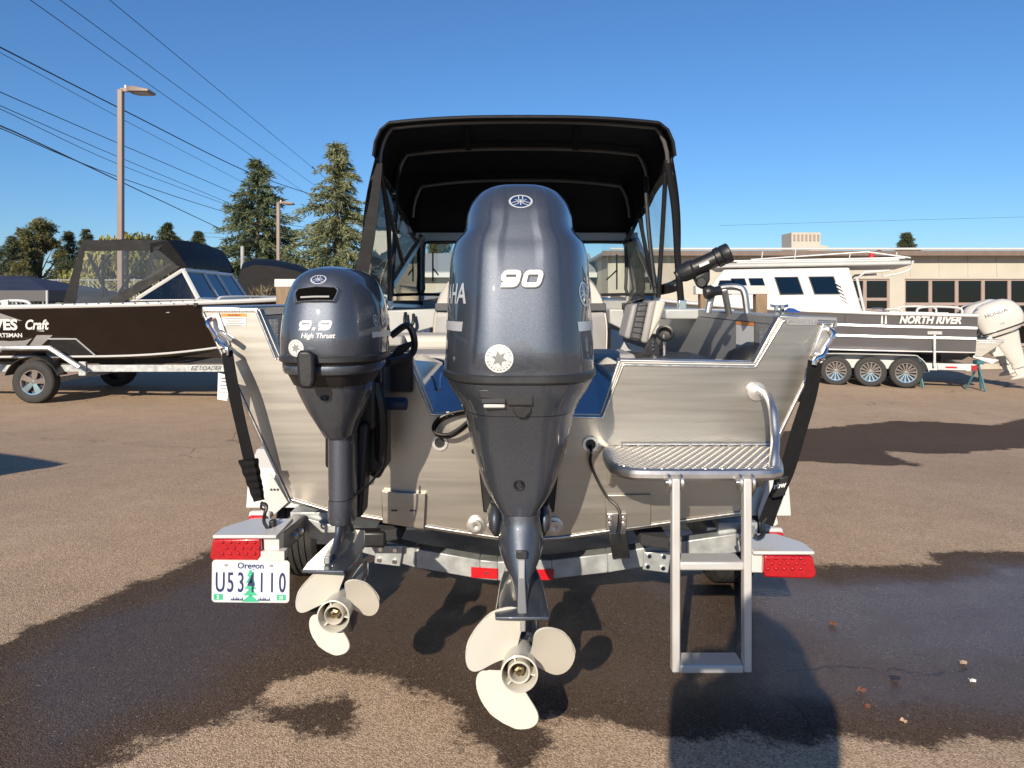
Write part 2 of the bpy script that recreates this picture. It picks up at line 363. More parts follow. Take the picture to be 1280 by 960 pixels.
    L(math_('MULTIPLY', sp, 0.45), sm.inputs[0]); L(wc.outputs[2], sm.inputs[6]); L(sm.outputs[2], b.inputs['Base Color'])
    rr = N(t, 'ShaderNodeMix', data_type='FLOAT'); L(deep, rr.inputs[0]); rr.inputs[2].default_value = 0.9; L(math_('SUBTRACT', rng_(med, 0.3, 0.7, 0.28, 0.46), math_('MULTIPLY', pool, 0.13)), rr.inputs[3]); L(rr.outputs[0], b.inputs['Roughness'])
    sr = N(t, 'ShaderNodeMix', data_type='FLOAT'); L(deep, sr.inputs[0]); sr.inputs[2].default_value = 0.15; sr.inputs[3].default_value = 0.55; L(sr.outputs[0], b.inputs['Specular IOR Level'])
    bp = N(t, 'ShaderNodeBump', Distance=0.0045); L(math_('SUBTRACT', 0.75, math_('ADD', math_('MULTIPLY', deep, 0.10), math_('MULTIPLY', pool, 0.25))), bp.inputs['Strength'])
    L(math_('ADD', math_('MULTIPLY', fine, 0.6), math_('MULTIPLY', vo.outputs[0], -0.6)), bp.inputs['Height']); L(bp.outputs[0], b.inputs['Normal'])
    return m
gme.materials.append(asphalt())
go = bpy.data.objects.new('ground', gme); COL.objects.link(go); props(go, kind='structure')

# ================================================================ building on the right
WALL = mat('cream_wall', (0.44, 0.41, 0.345), 0.8, 0, 0.06, 1.2, 0.1, 30)
FASC = mat('brown_fascia', (0.16, 0.12, 0.10), 0.6, 0, 0.1)
ROOFM = mat('grey_roof', (0.27, 0.28, 0.30), 0.7, 0, 0.08)
DARKIN = mat('dark_interior', (0.02, 0.018, 0.017), 0.9, 0, 0.3, 1.5)
DFRAME = mat('door_frame_tan', (0.30, 0.23, 0.20), 0.5, 0, 0.05)
BY = 30.0
def bx_(px): return (px - CX) / FPX * BY
bl = thing('workshop_building', 'long cream single storey workshop with glazed garage doors and flat brown edged roof', 'building', (8, BY, -0.2))
x0, x1, zt, zd = bx_(760), 34.0, 3.56, 2.60
ops = [(bx_(1052), bx_(1112)), (bx_(1131), bx_(1296)), (bx_(1316), bx_(1470))]
xs = x0
wsegs = []
for a, b in ops: wsegs.append((xs, a)); xs = b
wsegs.append((xs, x1))
wm = MB()
for a, b in wsegs: wm.box(((a + b) / 2, BY + 0.15, (zd - 0.4) / 2), (b - a, 0.3, zd + 0.4))
wm.box(((x0 + x1) / 2, BY + 0.15, (zd + zt) / 2), (x1 - x0, 0.3, zt - zd))
wm.box((x0 + .15, BY + 6.15, 1.6), (0.3, 11.7, 3.9)); wm.box(((x0 + x1) / 2, BY + 12.15, 1.6), (x1 - x0, 0.3, 3.9))
wm.build('wall', WALL, bl, recalc=False)
x = x0 + 0.6
while x < x1:
    MB().box((x, BY - 0.012, (zd + zt) / 2 + 0.05), (0.03, 0.03, zt - zd - 0.12)).build('panel_seam', WALL, bl, recalc=False); x += 1.2
MB().box(((x0 + x1) / 2, BY + 5.9, zt + 0.06), (x1 - x0 + 0.6, 12.9, 0.12)).build('roof', ROOFM, bl)
MB().box(((x0 + x1) / 2, BY - 0.56, zt + 0.07), (x1 - x0 + 0.64, 0.04, 0.2)).build('fascia', FASC, bl)
MB().tube([(x0, BY - 0.62, zt + 0.24), (x1, BY - 0.62, zt + 0.24)], 0.05).build('roof_edge_pipe', WHITE, bl)
MB().box(((x0 + x1) / 2, BY + 6, 0.0), (x1 - x0 - 0.7, 11, 0.06)).build('floor', DARKIN, bl)
MB().box(((x0 + x1) / 2, BY + 3.0, 1.3), (x1 - x0 - 0.7, 0.1, 2.7)).build('partition', DARKIN, bl)
for di, (a, b) in enumerate(ops):
    n = 2 if di == 0 else 5; fr = MB(); zb = -0.15
    rows = [zb, 0.7, 1.55, zd - 0.02] if di else [1.3, 1.75, zd - 0.02]
    for i in range(n + 1):
        xx = a + (b - a) * i / n; fr.box((xx, BY + 0.1, (rows[0] + zd) / 2), (0.14, 0.09, zd - rows[0]))
    for z in rows: fr.box(((a + b) / 2, BY + 0.097, z), (b - a - .02, 0.08, 0.12))
    d = fr.build('garage_door', DFRAME, bl, recalc=False)
    for i in range(n):
        for z0, z1 in zip(rows[:-1], rows[1:]):
            xa, xb = a + (b - a) * i / n + 0.06, a + (b - a) * (i + 1) / n - 0.06
            MB().box(((xa + xb) / 2, BY + 0.12, (z0 + z1) / 2), (xb - xa, 0.02, z1 - z0 - 0.1)).build('pane', TINT, d)
# lower wing seen through the windscreen of the boat
lw = thing('cream_annex', 'cream annex with a grey sloped roof seen through the boat windscreen', 'building', (-1, 34, 0))
xa, xb = -5.6, 3.7
MB().box(((xa + xb) / 2, 36.5, 1.4), (xb - xa, 5, 3.0)).build('wall', WALL, lw)
MB().prism([(xa - .4, 33.5, 2.95), (xb + .2, 33.5, 2.95), (xb + .2, 36.5, 4.0), (xa + 1.2, 36.5, 4.0)], (0, 0, 0.12)).build('roof', ROOFM, lw)
MB().box(((xa + xb) / 2 - .1, 33.47, 2.9), (xb - xa + .7, 0.05, 0.22)).build('fascia', WHITE, lw)
# rooftop unit
ac = thing('rooftop_unit', 'cream rooftop air handler with louvred top and a side duct', 'air handler', (bx_(1007), BY + 2.5, zt + 0.1))
Ya = BY + 2.5
a0, a1 = P(983, 318, Ya), P(1019, 292, Ya)
MB().box(((a0.x + a1.x) / 2, Ya, (zt + 0.1 + a1.z) / 2), (a1.x - a0.x, 1.2, a1.z - zt - 0.1)).build('casing', WALL, ac, bevel=0.02)
for i in range(7):
    xx = a0.x + 0.12 + (a1.x - a0.x - 0.24) * i / 6
    MB().box((xx, Ya - 0.62, a1.z - 0.24), (0.08, 0.04, 0.28)).build('louvre', DFRAME, ac)
MB().prism([P(1019, 305, Ya), P(1036, 308, Ya), P(1024, 324, Ya), P(1019, 324, Ya)], (0, 0.7, 0)).build('duct', WALL, ac)
MB().box(P(1000, 313, Ya - 0.66), (0.75, 0.1, 0.1)).build('pipe', GREYP, ac)

# ================================================================ trees
BARK = mat('bark', (0.10, 0.075, 0.055), 0.9, 0, 0.3, 8, 0.5, 20)
def leafmat(name, a, b, sc=0.6):
    m, t, bs, o = nodes(name)
    tc = N(t, 'ShaderNodeTexCoord'); n1 = N(t, 'ShaderNodeTexNoise', Scale=sc, Detail=6.0); t.links.new(tc.outputs['Object'], n1.inputs['Vector'])
    cr = N(t, 'ShaderNodeValToRGB'); cr.color_ramp.elements[0].position = 0.36; cr.color_ramp.elements[1].position = 0.64
    cr.color_ramp.elements[0].color = (*a, 1); cr.color_ramp.elements[1].color = (*b, 1)
    t.links.new(n1.outputs[0], cr.inputs[0]); t.links.new(cr.outputs[0], bs.inputs['Base Color']); bs.inputs['Roughness'].default_value = 0.65
    tl = N(t, 'ShaderNodeBsdfTranslucent'); t.links.new(cr.outputs[0], tl.inputs[0])
    mx = N(t, 'ShaderNodeMixShader'); mx.inputs[0].default_value = 0.25
    t.links.new(bs.outputs[0], mx.inputs[1]); t.links.new(tl.outputs[0], mx.inputs[2]); t.links.new(mx.outputs[0], o.inputs[0])
    return m
CEDAR = leafmat('cedar_needles', (0.075, 0.105, 0.055), (0.175, 0.205, 0.095))
PALEC = leafmat('pale_cedar_needles', (0.12, 0.15, 0.075), (0.25, 0.26, 0.13))
FIR = leafmat('fir_needles', (0.045, 0.065, 0.032), (0.11, 0.125, 0.055))
OAK = leafmat('olive_leaves', (0.085, 0.095, 0.035), (0.20, 0.185, 0.075))
WILLOW = leafmat('willow_leaves', (0.16, 0.17, 0.04), (0.32, 0.30, 0.09), 1.2)
def tri_mesh(V, name):
    n = len(V) // 3; me = bpy.data.meshes.new(name)
    me.vertices.add(n * 3); me.vertices.foreach_set('co', np.asarray(V, np.float32).ravel())
    me.loops.add(n * 3); me.loops.foreach_set('vertex_index', np.arange(n * 3, dtype=np.int32))
    me.polygons.add(n); me.polygons.foreach_set('loop_start', np.arange(0, n * 3, 3, dtype=np.int32)); me.polygons.foreach_set('loop_total', np.full(n, 3, np.int32))
    me.update(); return me
def add_crown(V, m, parent):
    me = tri_mesh(V, 'crown'); me.transform(Matrix.Translation(-ORG[parent.name])); me.materials.append(m)
    o = bpy.data.objects.new('crown', me); COL.objects.link(o); o.parent = parent; ORG[o.name] = ORG[parent.name]
def sprays(C, D, size, k, r, droop):
    """k needle triangles round each point C along direction D"""
    n = len(C); C = np.repeat(C, k, 0); D = np.repeat(D, k, 0)
    d = D + r.normal(0, 0.55, (n * k, 3)); d[:, 2] -= droop * r.random(n * k); d /= np.linalg.norm(d, axis=1)[:, None]
    s = np.cross(d, r.normal(0, 1, (n * k, 3))); s /= np.linalg.norm(s, axis=1)[:, None] + 1e-9
    L = size * r.uniform(0.5, 1.3, (n * k, 1)); W = L * r.uniform(0.09, 0.17, (n * k, 1)); C = C + r.normal(0, size * 0.25, (n * k, 3))
    return np.stack([C - s * W, C + s * W, C + d * L], 1).reshape(-1, 3)
def conifer(name, label, px, ytop, Y, rpx, m, seed, group=None, power=0.85, dens=1.0, droop=0.5, lean=0.0, open_=0.0):
    r = np.random.default_rng(seed); top = P(px, ytop, Y); base = Vector((top.x, Y, gz(top.x))); Ht = top.z - base.z; Rm = rpx / FPX * Y
    t = thing(name, label, 'tree', base, group=group)
    MB().tube([base, base + Vector((0, 0, Ht * 0.5)), top], [Ht * 0.022, Ht * 0.013, 0.01], 8).build('trunk', BARK, t)
    nb = int(30 * dens * max(1, Ht / 8)); C = []; D = []; br = MB()
    for i in range(nb):
        f = 0.04 + 0.95 * (i / nb) ** 0.95; z = base.z + Ht * f
        for j in range(r.integers(6, 10)):
            a = r.uniform(0, 2 * math.pi); ln = Rm * (1 - f) ** power * r.uniform(0.45, 1.15) + 0.03 * Rm
            if r.random() < open_: continue
            if r.random() < 0.12: ln *= 1.25
            ks = max(3, int(ln / (Ht * 0.022)))
            u = np.linspace(0.18, 1, ks); rise = r.uniform(-0.05, 0.22)
            x = base.x + np.cos(a) * ln * u; y = base.y + np.sin(a) * ln * u; zz = z + ln * (rise * u - droop * 0.45 * u ** 2)
            C.append(np.stack([x, y, zz], 1)); D.append(np.tile([np.cos(a), np.sin(a), -droop * 0.35], (ks, 1)))
            if i % 2 == 0: br.tube([(base.x, base.y, z), (x[ks // 2], y[ks // 2], zz[ks // 2]), (x[-1], y[-1], zz[-1])], [Ht * .004, Ht * .003, .005], 3)
    add_crown(sprays(np.concatenate(C), np.concatenate(D), Ht * 0.030, 14, r, droop), m, t)
    br.build('branches', BARK, t, recalc=False, kind='stuff')
def broadleaf(name, label, px, ytop, Y, rpx, m, seed, group=None, cat='tree', hang=0.0, n=3200, leaf=None, base_f=0.2):
    r = np.random.default_rng(seed); top = P(px, ytop, Y); base = Vector((top.x, Y, gz(top.x))); Ht = top.z - base.z; Rm = rpx / FPX * Y
    t = thing(name, label, cat, base, group=group)
    tm = MB().tube([base, base + Vector((0, 0, Ht * 0.45)), base + Vector((Rm * .1, 0, Ht * 0.8))], [Ht * 0.03, Ht * 0.02, 0.02], 8)
    cl = []
    for i in range(34):
        f = r.uniform(base_f, 0.97); rad = Rm * math.sqrt(max(0.05, 1 - ((f - 0.5) / 0.52) ** 2)) * r.uniform(0.35, 0.95); a = r.uniform(0, 6.28)
        c = np.array([base.x + math.cos(a) * rad, base.y + math.sin(a) * rad, base.z + Ht * f]); cl.append((c, Rm * r.uniform(0.16, 0.34)))
        tm.tube([base + Vector((0, 0, Ht * f * 0.6)), Vector(c)], [Ht * .007, 0.01], 4)
    tm.build('trunk', BARK, t, recalc=False)
    C = []
    for c, s in cl: q = r.normal(0, 1, (n // 34, 3)); q /= np.linalg.norm(q, axis=1)[:, None]; C.append(c + q * s * r.uniform(0.5, 1.0, (len(q), 1)))
    C = np.concatenate(C); D = r.normal(0, 1, C.shape); D[:, 2] -= hang * 4; D /= np.linalg.norm(D, axis=1)[:, None]
    add_crown(sprays(C, D, leaf or Ht * 0.035, 5, r, hang), m, t)
conifer('cedar_tree', 'tall layered cedar with wide drooping boughs behind the slim lamp post', 322, 197, 42, 92, CEDAR, 1, 'cedars beyond the lot', 0.85, 1.2, 0.5, open_=0.24)
conifer('cedar_tree', 'tall feathery pale green cedar beside the canvas side curtain of the boat', 421, 175, 38, 84, PALEC, 2, 'cedars beyond the lot', 0.85, 1.25, 0.6, open_=0.24)
conifer('fir_tree', 'tiny distant fir tip above the black canvas boat top', 209, 277, 85, 62, FIR, 3, power=1.0, dens=1.6)
conifer('fir_tree', 'tiny distant fir tip between the canvas boat top and the layered cedar', 248, 288, 95, 56, FIR, 4, power=1.0, dens=1.6)
conifer('fir_tree', 'dark fir rising above the flat workshop roof', 1133, 290, 60, 44, FIR, 5, power=0.8, dens=2.4)
conifer('fir_tree', 'small far fir tip left of the dark fir over the workshop roof', 1099, 309, 90, 7, FIR, 6)
for i, (px, yt, Y, rp, m_, lab) in enumerate([(14, 293, 52, 34, FIR, 'dark pointed fir at the left end of the tree row'), (50, 277, 55, 32, OAK, 'tallest olive brown tree in the row behind the canopy tent'),
                                               (86, 287, 58, 32, FIR, 'dark fir next to the tallest olive tree in the row'), (108, 284, 62, 28, FIR, 'slim far fir peeping over the canvas boat top')]):
    if m_ is OAK: broadleaf('leafy_tree', lab, px, yt, Y, rp, m_, 20 + i, 'tree row behind the fence', n=4200)
    else: conifer('fir_tree', lab, px, yt, Y, rp, m_, 20 + i, 'tree row behind the fence', 0.75, 1.2, 0.35)
broadleaf('shrub', 'pale round shrub in front of the dark tree row', 26, 322, 44, 20, OAK, 40, cat='shrub', n=2600)
broadleaf('willow_tree', 'yellow green willow seen through the canvas boat top windows', 152, 305, 30, 62, WILLOW, 41, hang=1.0, n=5200, leaf=0.42)
broadleaf('hedge_tree', 'low dark green trees below the cedars behind the covered boat', 330, 315, 50, 55, FIR, 42, cat='tree', n=4200)
broadleaf('hedge_tree', 'dark leafy tree left of the willow behind the fence', 96, 322, 48, 30, FIR, 43, n=2800)
broadleaf('leafy_tree', 'green tree showing above the annex roof through the windscreen', 548, 290, 46, 34, OAK, 44, n=3000)
broadleaf('hedge_tree', 'low green trees beyond the covered boat near the pale cedar', 430, 325, 46, 45, FIR, 45, n=3600)
broadleaf('hedge_tree', 'dense dark tree between the willow and the layered cedar', 245, 335, 52, 50, FIR, 46, n=3800)
broadleaf('hedge_tree', 'dark green tree at the far end of the fence by the canopy tent', -20, 310, 50, 40, FIR, 47, n=3000)

# ================================================================ lamp posts, wires, fence
BRONZE = mat('bronze_pole_paint', (0.21, 0.155, 0.125), 0.45, 0, 0.06, 3)
WIRE = mat('cable_black', (0.02, 0.02, 0.022), 0.6)
def lamp_post(label, px, ytop, Y, wpx, arm):
    t = P(px, ytop, Y); b = Vector((t.x, Y, gz(t.x))); hw = wpx / FPX * Y / 2
    o = thing('lamp_post', label, 'street lamp', b)
    MB().box(((b.x), Y, (b.z + t.z) / 2), (2 * hw, 2 * hw, t.z - b.z)).build('pole', BRONZE, o, bevel=hw * 0.25)
    MB().box((b.x, Y, b.z + 0.15), (hw * 4, hw * 4, 0.3)).build('base_cover', BRONZE, o, bevel=0.02)
    MB().box((t.x + arm * 0.25, Y, t.z - 0.01), (arm * 0.5, 0.07, 0.07)).build('arm', BRONZE, o)
    MB().loft([[(t.x + arm * .35, Y - .13, t.z + .02), (t.x + arm * .35, Y + .13, t.z + .02), (t.x + arm * .35, Y + .13, t.z - .06), (t.x + arm * .35, Y - .13, t.z - .06)],
               [(t.x + arm * .6, Y - .19, t.z + .03), (t.x + arm * .6, Y + .19, t.z + .03), (t.x + arm * .6, Y + .19, t.z - .08), (t.x + arm * .6, Y - .19, t.z - .08)],
               [(t.x + arm * 1.25, Y - .17, t.z - .03), (t.x + arm * 1.25, Y + .17, t.z - .03), (t.x + arm * 1.25, Y + .17, t.z - .08), (t.x + arm * 1.25, Y - .17, t.z - .08)]]).build('lamp_head', BRONZE, o, bevel=.01)
    MB().box((t.x + arm * .9, Y, t.z - .088), (arm * .55, .26, .015)).build('lens', LTGREY, o)
    MB().cyl((t.x + arm * .2, Y, t.z), (t.x + arm * .2, Y, t.z + .09), .03).build('photocell', WHITE, o)
lamp_post('tall bronze lamp post with one flat head behind the dark boat', 151, 112, 15, 6.5, 0.52)
lamp_post('slim far bronze lamp post in front of the layered cedar', 348, 253, 28, 4, 0.48)
def post(name, label, px, yt, Y, r, m_, cat):
    t = P(px, yt, Y); MB().tube([(t.x, Y, gz(t.x) - .05), (t.x, Y, t.z)], r, 8).build(name, m_, label=label, cat=cat)
post('white_post', 'short pale post standing by the covered boat', 303, 308, 24, 0.06, LTGREY, 'post')
UPOLE = P(419, 288, 44)
up = thing('utility_pole', 'wooden utility pole with crossarm in front of the pale cedar', 'utility pole', (UPOLE.x, 44, gz(UPOLE.x)))
MB().tube([(UPOLE.x, 44, gz(UPOLE.x) - .1), (UPOLE.x, 44, UPOLE.z)], [0.13, 0.09], 8).build('pole', BARK, up)
MB().box((UPOLE.x, 44, UPOLE.z - .12), (2.2, .1, .12)).build('crossarm', BARK, up)
wires = [([(-60, -68), (38, 0), (210, 122), (390, 247)], 10.5, .013), ([(-40, -75), (75, 0), (240, 121), (402, 238)], 10.8, .013), ([(20, -96), (137, 0), (270, 110), (396, 214)], 11.2, .013),
         ([(-60, 28), (0, 59), (155, 138), (310, 215), (398, 246)], 9.4, .024), ([(-40, 44), (30, 82), (155, 150), (300, 226)], 9.2, .010),
         ([(-60, 88), (0, 115), (150, 180), (285, 238)], 8.6, .016), ([(-60, 106), (0, 132), (150, 197), (282, 252)], 8.5, .014), ([(-60, 112), (0, 136), (150, 206), (300, 262)], 8.2, .013),
         ([(-60, 130), (0, 157), (70, 189), (265, 281)], 7.6, .026), ([(-60, 133), (0, 160), (150, 222), (300, 270), (380, 284)], 7.6, .018)]
wl = ['upper left', 'second', 'third']
for i, (pp, h, r_) in enumerate(wires):
    pts = [P(a, b, (h - EYE) * FPX / (CY - b)) for a, b in pp]
    pts = [pts[0] + (pts[0] - pts[1]) * 3.0] + pts + [pts[-1] + (pts[-1] - pts[-2]) * 0.3]
    MB().tube(smooth_path(pts, 5), r_, 5).build('overhead_wire', WIRE, label=('thick' if r_ > .02 else 'thin') + ' black overhead wire slanting across the sky ' + ('above the lamp head' if h > 10 else 'behind the lamp pole'), cat='wire', group='overhead wires')
for k, yy in enumerate((291, 296)):
    MB().tube(smooth_path([P(255, yy, 46), P(340, yy + 3, 45), P(419, yy, 44), P(500, yy - 1, 43)], 4), .014, 4).build('cross_wire', WIRE, label='level wire running across the cedars at the utility pole', cat='wire', group='level wires at the utility pole')
MB().tube(smooth_path([P(900, 282, 70), P(1100, 276, 70), P(1400, 268, 70)], 6), .015, 4).build('far_wire', WIRE, label='faint far wire across the sky above the workshop', cat='wire')
fn = thing('chain_link_fence', 'grey chain link fence with posts and rails below the tree row', 'fence', (-20, 26, gz(-12)))
FY = 26.0
for px in range(-60, 300, 19): q = P(px, 348, FY); MB().tube([(q.x, FY, .15), (q.x, FY, q.z)], .03, 6).build('post', GALV, fn)
for yy in (350, 388): MB().tube([P(-80, yy, FY), P(300, yy, FY)], .022, 6).build('rail', GALV, fn)
wm = MB(); xq = P(-80, 0, FY).x
while xq < P(300, 0, FY).x:
    for s in (-1, 1): wm.tube([(xq, FY + .02, .3), (xq + s * 2.1, FY + .02, 2.4)], .004, 3)
    xq += .16
wm.build('wire_mesh', GALV, fn, recalc=False, kind='stuff')

# ================================================================ the aluminium boat
TY = 2.65
XC = 0.028
def rollz(x): return -0.0175 * (x - XC)
boat = thing('fishing_boat', 'bare aluminium fishing boat with black canvas top seen from its stern on a trailer', 'boat', (XC, TY, 0.6))
def weld(pts, name='weld_bead', r=0.0062, parent=None, m=WELD):
    pts = [Vector(q) for q in pts]; out = []; rs = []
    for a, b in zip(pts[:-1], pts[1:]):
        n = max(2, int((b - a).length / 0.0045))
        for i in range(n): out.append(a.lerp(b, i / n)); rs.append(r * (1.0 if len(out) % 2 else 0.72))
    out.append(pts[-1]); rs.append(r)
    return MB().tube(out, rs, 6).build(name, m, parent or boat, ang=80, recalc=False)
outline = [(252, 387), (321, 387), (347, 447), (512, 447), (541, 517), (752, 520), (776, 452), (945, 455), (977, 397), (1046, 401),
           (980, 537), (927, 645), (740, 670), (700, 676), (650, 679), (610, 674), (558, 666), (411, 641), (361, 628)]
TP = [P(a, b, TY) for a, b in outline]
tr = MB().prism(TP, (0, 0.012, 0)).build('transom', ALU, boat, bevel=0.003, seg=2)
def tp(px, py, d=0.0): return P(px, py, TY) + Vector((0, -d, 0))
# hull skin
stY = [TY + 0.012, 3.4, 4.4, 5.4, 6.4, 7.3, 8.0, 8.5, 8.75]
ghw = [1.165, 1.175, 1.18, 1.17, 1.10, 0.93, 0.66, 0.33, 0.03]
gzz = [1.510, 1.515, 1.525, 1.54, 1.57, 1.62, 1.68, 1.74, 1.78]
chw = [0.835, 0.85, 0.86, 0.86, 0.80, 0.62, 0.38, 0.14, 0.012]
czz = [0.80, 0.80, 0.80, 0.81, 0.85, 0.93, 1.05, 1.22, 1.40]
kzz = [0.673, 0.665, 0.66, 0.66, 0.68, 0.75, 0.90, 1.12, 1.36]
def HP(x, y, z): return Vector((XC + x, y, z + rollz(XC + x)))
hull = MB()
for s in (-1, 1):
    rows = [[HP(s * ghw[i], stY[i], gzz[i]), HP(s * (chw[i] * .62 + ghw[i] * .38), stY[i], czz[i] * .62 + gzz[i] * .38), HP(s * chw[i], stY[i], czz[i]),
             HP(s * chw[i] * .5, stY[i], (czz[i] + kzz[i]) / 2), HP(0, stY[i], kzz[i])] for i in range(9)]
    hull.grid(rows)
hull.build('hull_skin', ALU, boat, ang=20, solid=0.006)
# gunwale cap and inner walls
for s in (-1, 1):
    n = 7; iw = 0.135
    cap = []
    for i in range(n):
        o_ = ghw[i] + 0.012; z = gzz[i]; a = max(0.02, ghw[i] - iw)
        cap.append([HP(s * o_, stY[i] + (.0 if i else -.0), z - .03), HP(s * o_, stY[i], z + .012), HP(s * a, stY[i], z + .012), HP(s * a, stY[i], z - .03)])
    MB().loft(cap).build('gunwale', ALU2 if s < 0 else GREYP, boat, bevel=0.006)
    wl_ = [[HP(s * (ghw[i] - iw - .004), stY[i], gzz[i] - .028), HP(s * (ghw[i] - iw - .004), stY[i], 1.30 - 0.05 * i * (s > 0)), HP(s * (ghw[i] - iw + .05), stY[i], 1.2 - 0.05 * i)] for i in range(5)]
    MB().grid(wl_).build('side_liner', GREYP, boat, ang=25, solid=0.004)
    tq = [[HP(s * (ghw[0] - iw - .010), 2.70, 1.47), HP(s * (ghw[0] - iw - .010), 3.05, 1.47)], [HP(s * (ghw[0] - iw - .010), 2.70, 1.30), HP(s * (ghw[0] - iw - .010), 3.05, 1.30)]]
    MB().grid(tq).build('tread_panel', TREAD, boat, solid=0.003)
MB().prism([HP(-.85, TY + .02, .93), HP(.85, TY + .02, .93), HP(.9, 6.4, .93), HP(-.9, 6.4, .93)], (0, 0, .02)).build('cockpit_floor', DARKV, boat)
# flange along the transom top edge, inside
fl = [tp(*q) for q in [(252, 387), (321, 387), (347, 447), (512, 447), (541, 517), (752, 520), (776, 452), (945, 455), (977, 397), (1046, 401)]]
for a, b in zip(fl[:-1], fl[1:]):
    d = (b - a).normalized(); nrm = Vector((-d.z, 0, d.x)); 
    if nrm.z < 0: nrm = -nrm
    wd = 0.10 if abs(d.z) < 0.3 else 0.055
    MB().prism([a + Vector((0, .0135, 0)) - nrm * .002, b + Vector((0, .0135, 0)) - nrm * .002, b + Vector((0, wd, 0)) - nrm * .002, a + Vector((0, wd, 0)) - nrm * .002], nrm * .008).build('top_flange', ALU2, boat, bevel=.002)
def inset(pl, d): return [q + Vector((0, -0.004, 0)) for q in pl]
weld([tp(*q) for q in [(256, 388.5), (320.5, 388.5), (345, 449)]]); weld([tp(*q) for q in [(470, 449), (511, 449), (539, 518), (600, 519)]])
weld([tp(*q) for q in [(700, 521), (753, 522), (779, 456), (944, 459), (979, 401), (1041, 405)]]); weld([tp(*q) for q in [(1041, 405), (977, 537), (925, 641)]], r=.0075)
weld([tp(*q) for q in [(254, 391), (363, 627)]], r=.0075)
weld([tp(*q) for q in [(364, 624), (411, 638), (558, 662), (612, 670), (650, 675), (700, 672), (740, 666), (924, 641)]], r=.0085)
# polished motor well
MB().prism([tp(541, 516) + Vector((0, .014, 0)), tp(752, 519) + Vector((0, .014, 0)), P(770, 458, 2.96), P(514, 456, 2.96)], (0, 0, -.008)).build('motor_well', MIRR, boat)
for (a, b) in (((541, 517), (512, 450)), ((752, 520), (776, 455))):
    q0, q1 = tp(*a), tp(*b); s_ = 1 if a[0] < 640 else -1
    MB().prism([q0 + Vector((s_ * .004, .014, 0)), q1 + Vector((s_ * .004, .014, 0)), q1 + Vector((s_ * .004, .34, 0)), q0 + Vector((s_ * .004, .34, .16))], (-s_ * .004, 0, 0)).build('well_side', MIRR, boat)
# aft bench across the cockpit and deck boxes
MB().box((XC, 3.25, 1.14), (1.95, .34, .30)).build('aft_bench', BEIGE, boat, bevel=.02)
MB().box((XC + .0, 3.24, 1.315), (1.0, .36, .045)).build('bench_cushion', GREYV, boat, bevel=.018, seg=3)
lc = thing  # (alias unused)
MB().box((P(530, 0, 3.7).x, 3.75, P(0, 428, 3.7).z), (.42, .4, .085)).build('seat_cushion', BEIGE, boat, bevel=.03, seg=3)
MB().box((P(488, 0, 3.6).x, 3.62, P(0, 425, 3.6).z), (.16, .3, .05)).build('deck_board', GREYV, boat, bevel=.01)
# consoles under the windscreen
MB().prism([P(480, 388, 5.0), P(548, 386, 5.0), P(548, 408, 5.0), P(510, 418, 5.0), P(480, 424, 5.0)], (0, 1.4, 0)).build('console', LTGREY, boat, bevel=.01)
MB().prism([P(762, 386, 5.2), P(830, 388, 5.2), P(830, 418, 5.2), P(790, 418, 5.2), P(762, 404, 5.2)], (0, 1.2, 0)).build('console', LTGREY, boat, bevel=.01)
gh = smooth_path([P(507, 391, 4.97), P(506, 402, 4.93), P(510, 410, 4.95), P(516, 404, 4.93), P(517, 393, 4.97)], 4)
MB().tube(gh, .012, 8).build('grab_loop', BLACKP, boat)
MB().box(P(783, 383, 5.1), (.06, .05, .05)).build('switch_box', BLACKP, boat, bevel=.005)
# windscreen: front frame with two windows, two slanted side wings
WY = 6.42
frame = MB()
def bar(mb, a, b, wd, th): 
    a, b = Vector(a), Vector(b); d = (b - a).normalized(); y = Vector((0, 1, 0)); n = d.cross(y).normalized()
    mb.loft([[q + n * wd / 2 - y * th / 2, q + n * wd / 2 + y * th / 2, q - n * wd / 2 + y * th / 2, q - n * wd / 2 - y * th / 2] for q in (a, b)])
for a, b, wd in (((518, 297), (797, 297), .09), ((516, 384), (800, 384), .12), ((525, 297), (523, 386), .10), ((788, 297), (790, 386), .11), ((655, 297), (655, 384), .08)):
    bar(frame, P(*a, WY), P(*b, WY), wd, .05)
wf = frame.build('windscreen_frame', GREYP, boat, bevel=.008, recalc=False)
for x0_, x1_ in ((530, 650), (660, 782)):
    gk = smooth_path([P(a, b, WY - .03) for a, b in [(x0_ + 6, 303), (x1_ - 6, 303), (x1_, 309), (x1_, 361), (x1_ - 6, 368), (x0_ + 6, 368), (x0_, 361), (x0_, 309), (x0_ + 6, 303)]], 3)
    MB().tube(gk, .014, 6).build('window_gasket', BLACKP, wf)
    MB().prism([P(x0_, 303, WY), P(x1_, 303, WY), P(x1_, 369, WY), P(x0_, 369, WY)], (0, .006, 0)).build('pane', GLASS, wf)
for s, tpx, bpx in ((-1, 527, 488), (1, 793, 821)):
    top, bot = P(tpx, 296, WY), P(bpx, 358, 5.15); fb = Vector((top.x, WY, 1.52)); bb = Vector((bot.x, 5.15, 1.535))
    sf = MB()
    sf.tube([top, bot], .032, 6); sf.tube([bot, bb], .022, 6); sf.tube([bb, fb], .026, 6)
    so_ = sf.build('side_wing_frame', ALU2, boat, recalc=False)
    MB().prism([top, bot, bb, fb], (.004 * s, 0, 0)).build('pane', GLASS, so_)
wp = MB().tube([P(541, 315, WY + .06), P(541, 352, WY + .06)], .008, 5).tube([P(541, 335, WY + .06), P(548, 344, WY + .08)], .007, 5); wp.build('wiper', BLACKP, boat, recalc=False)
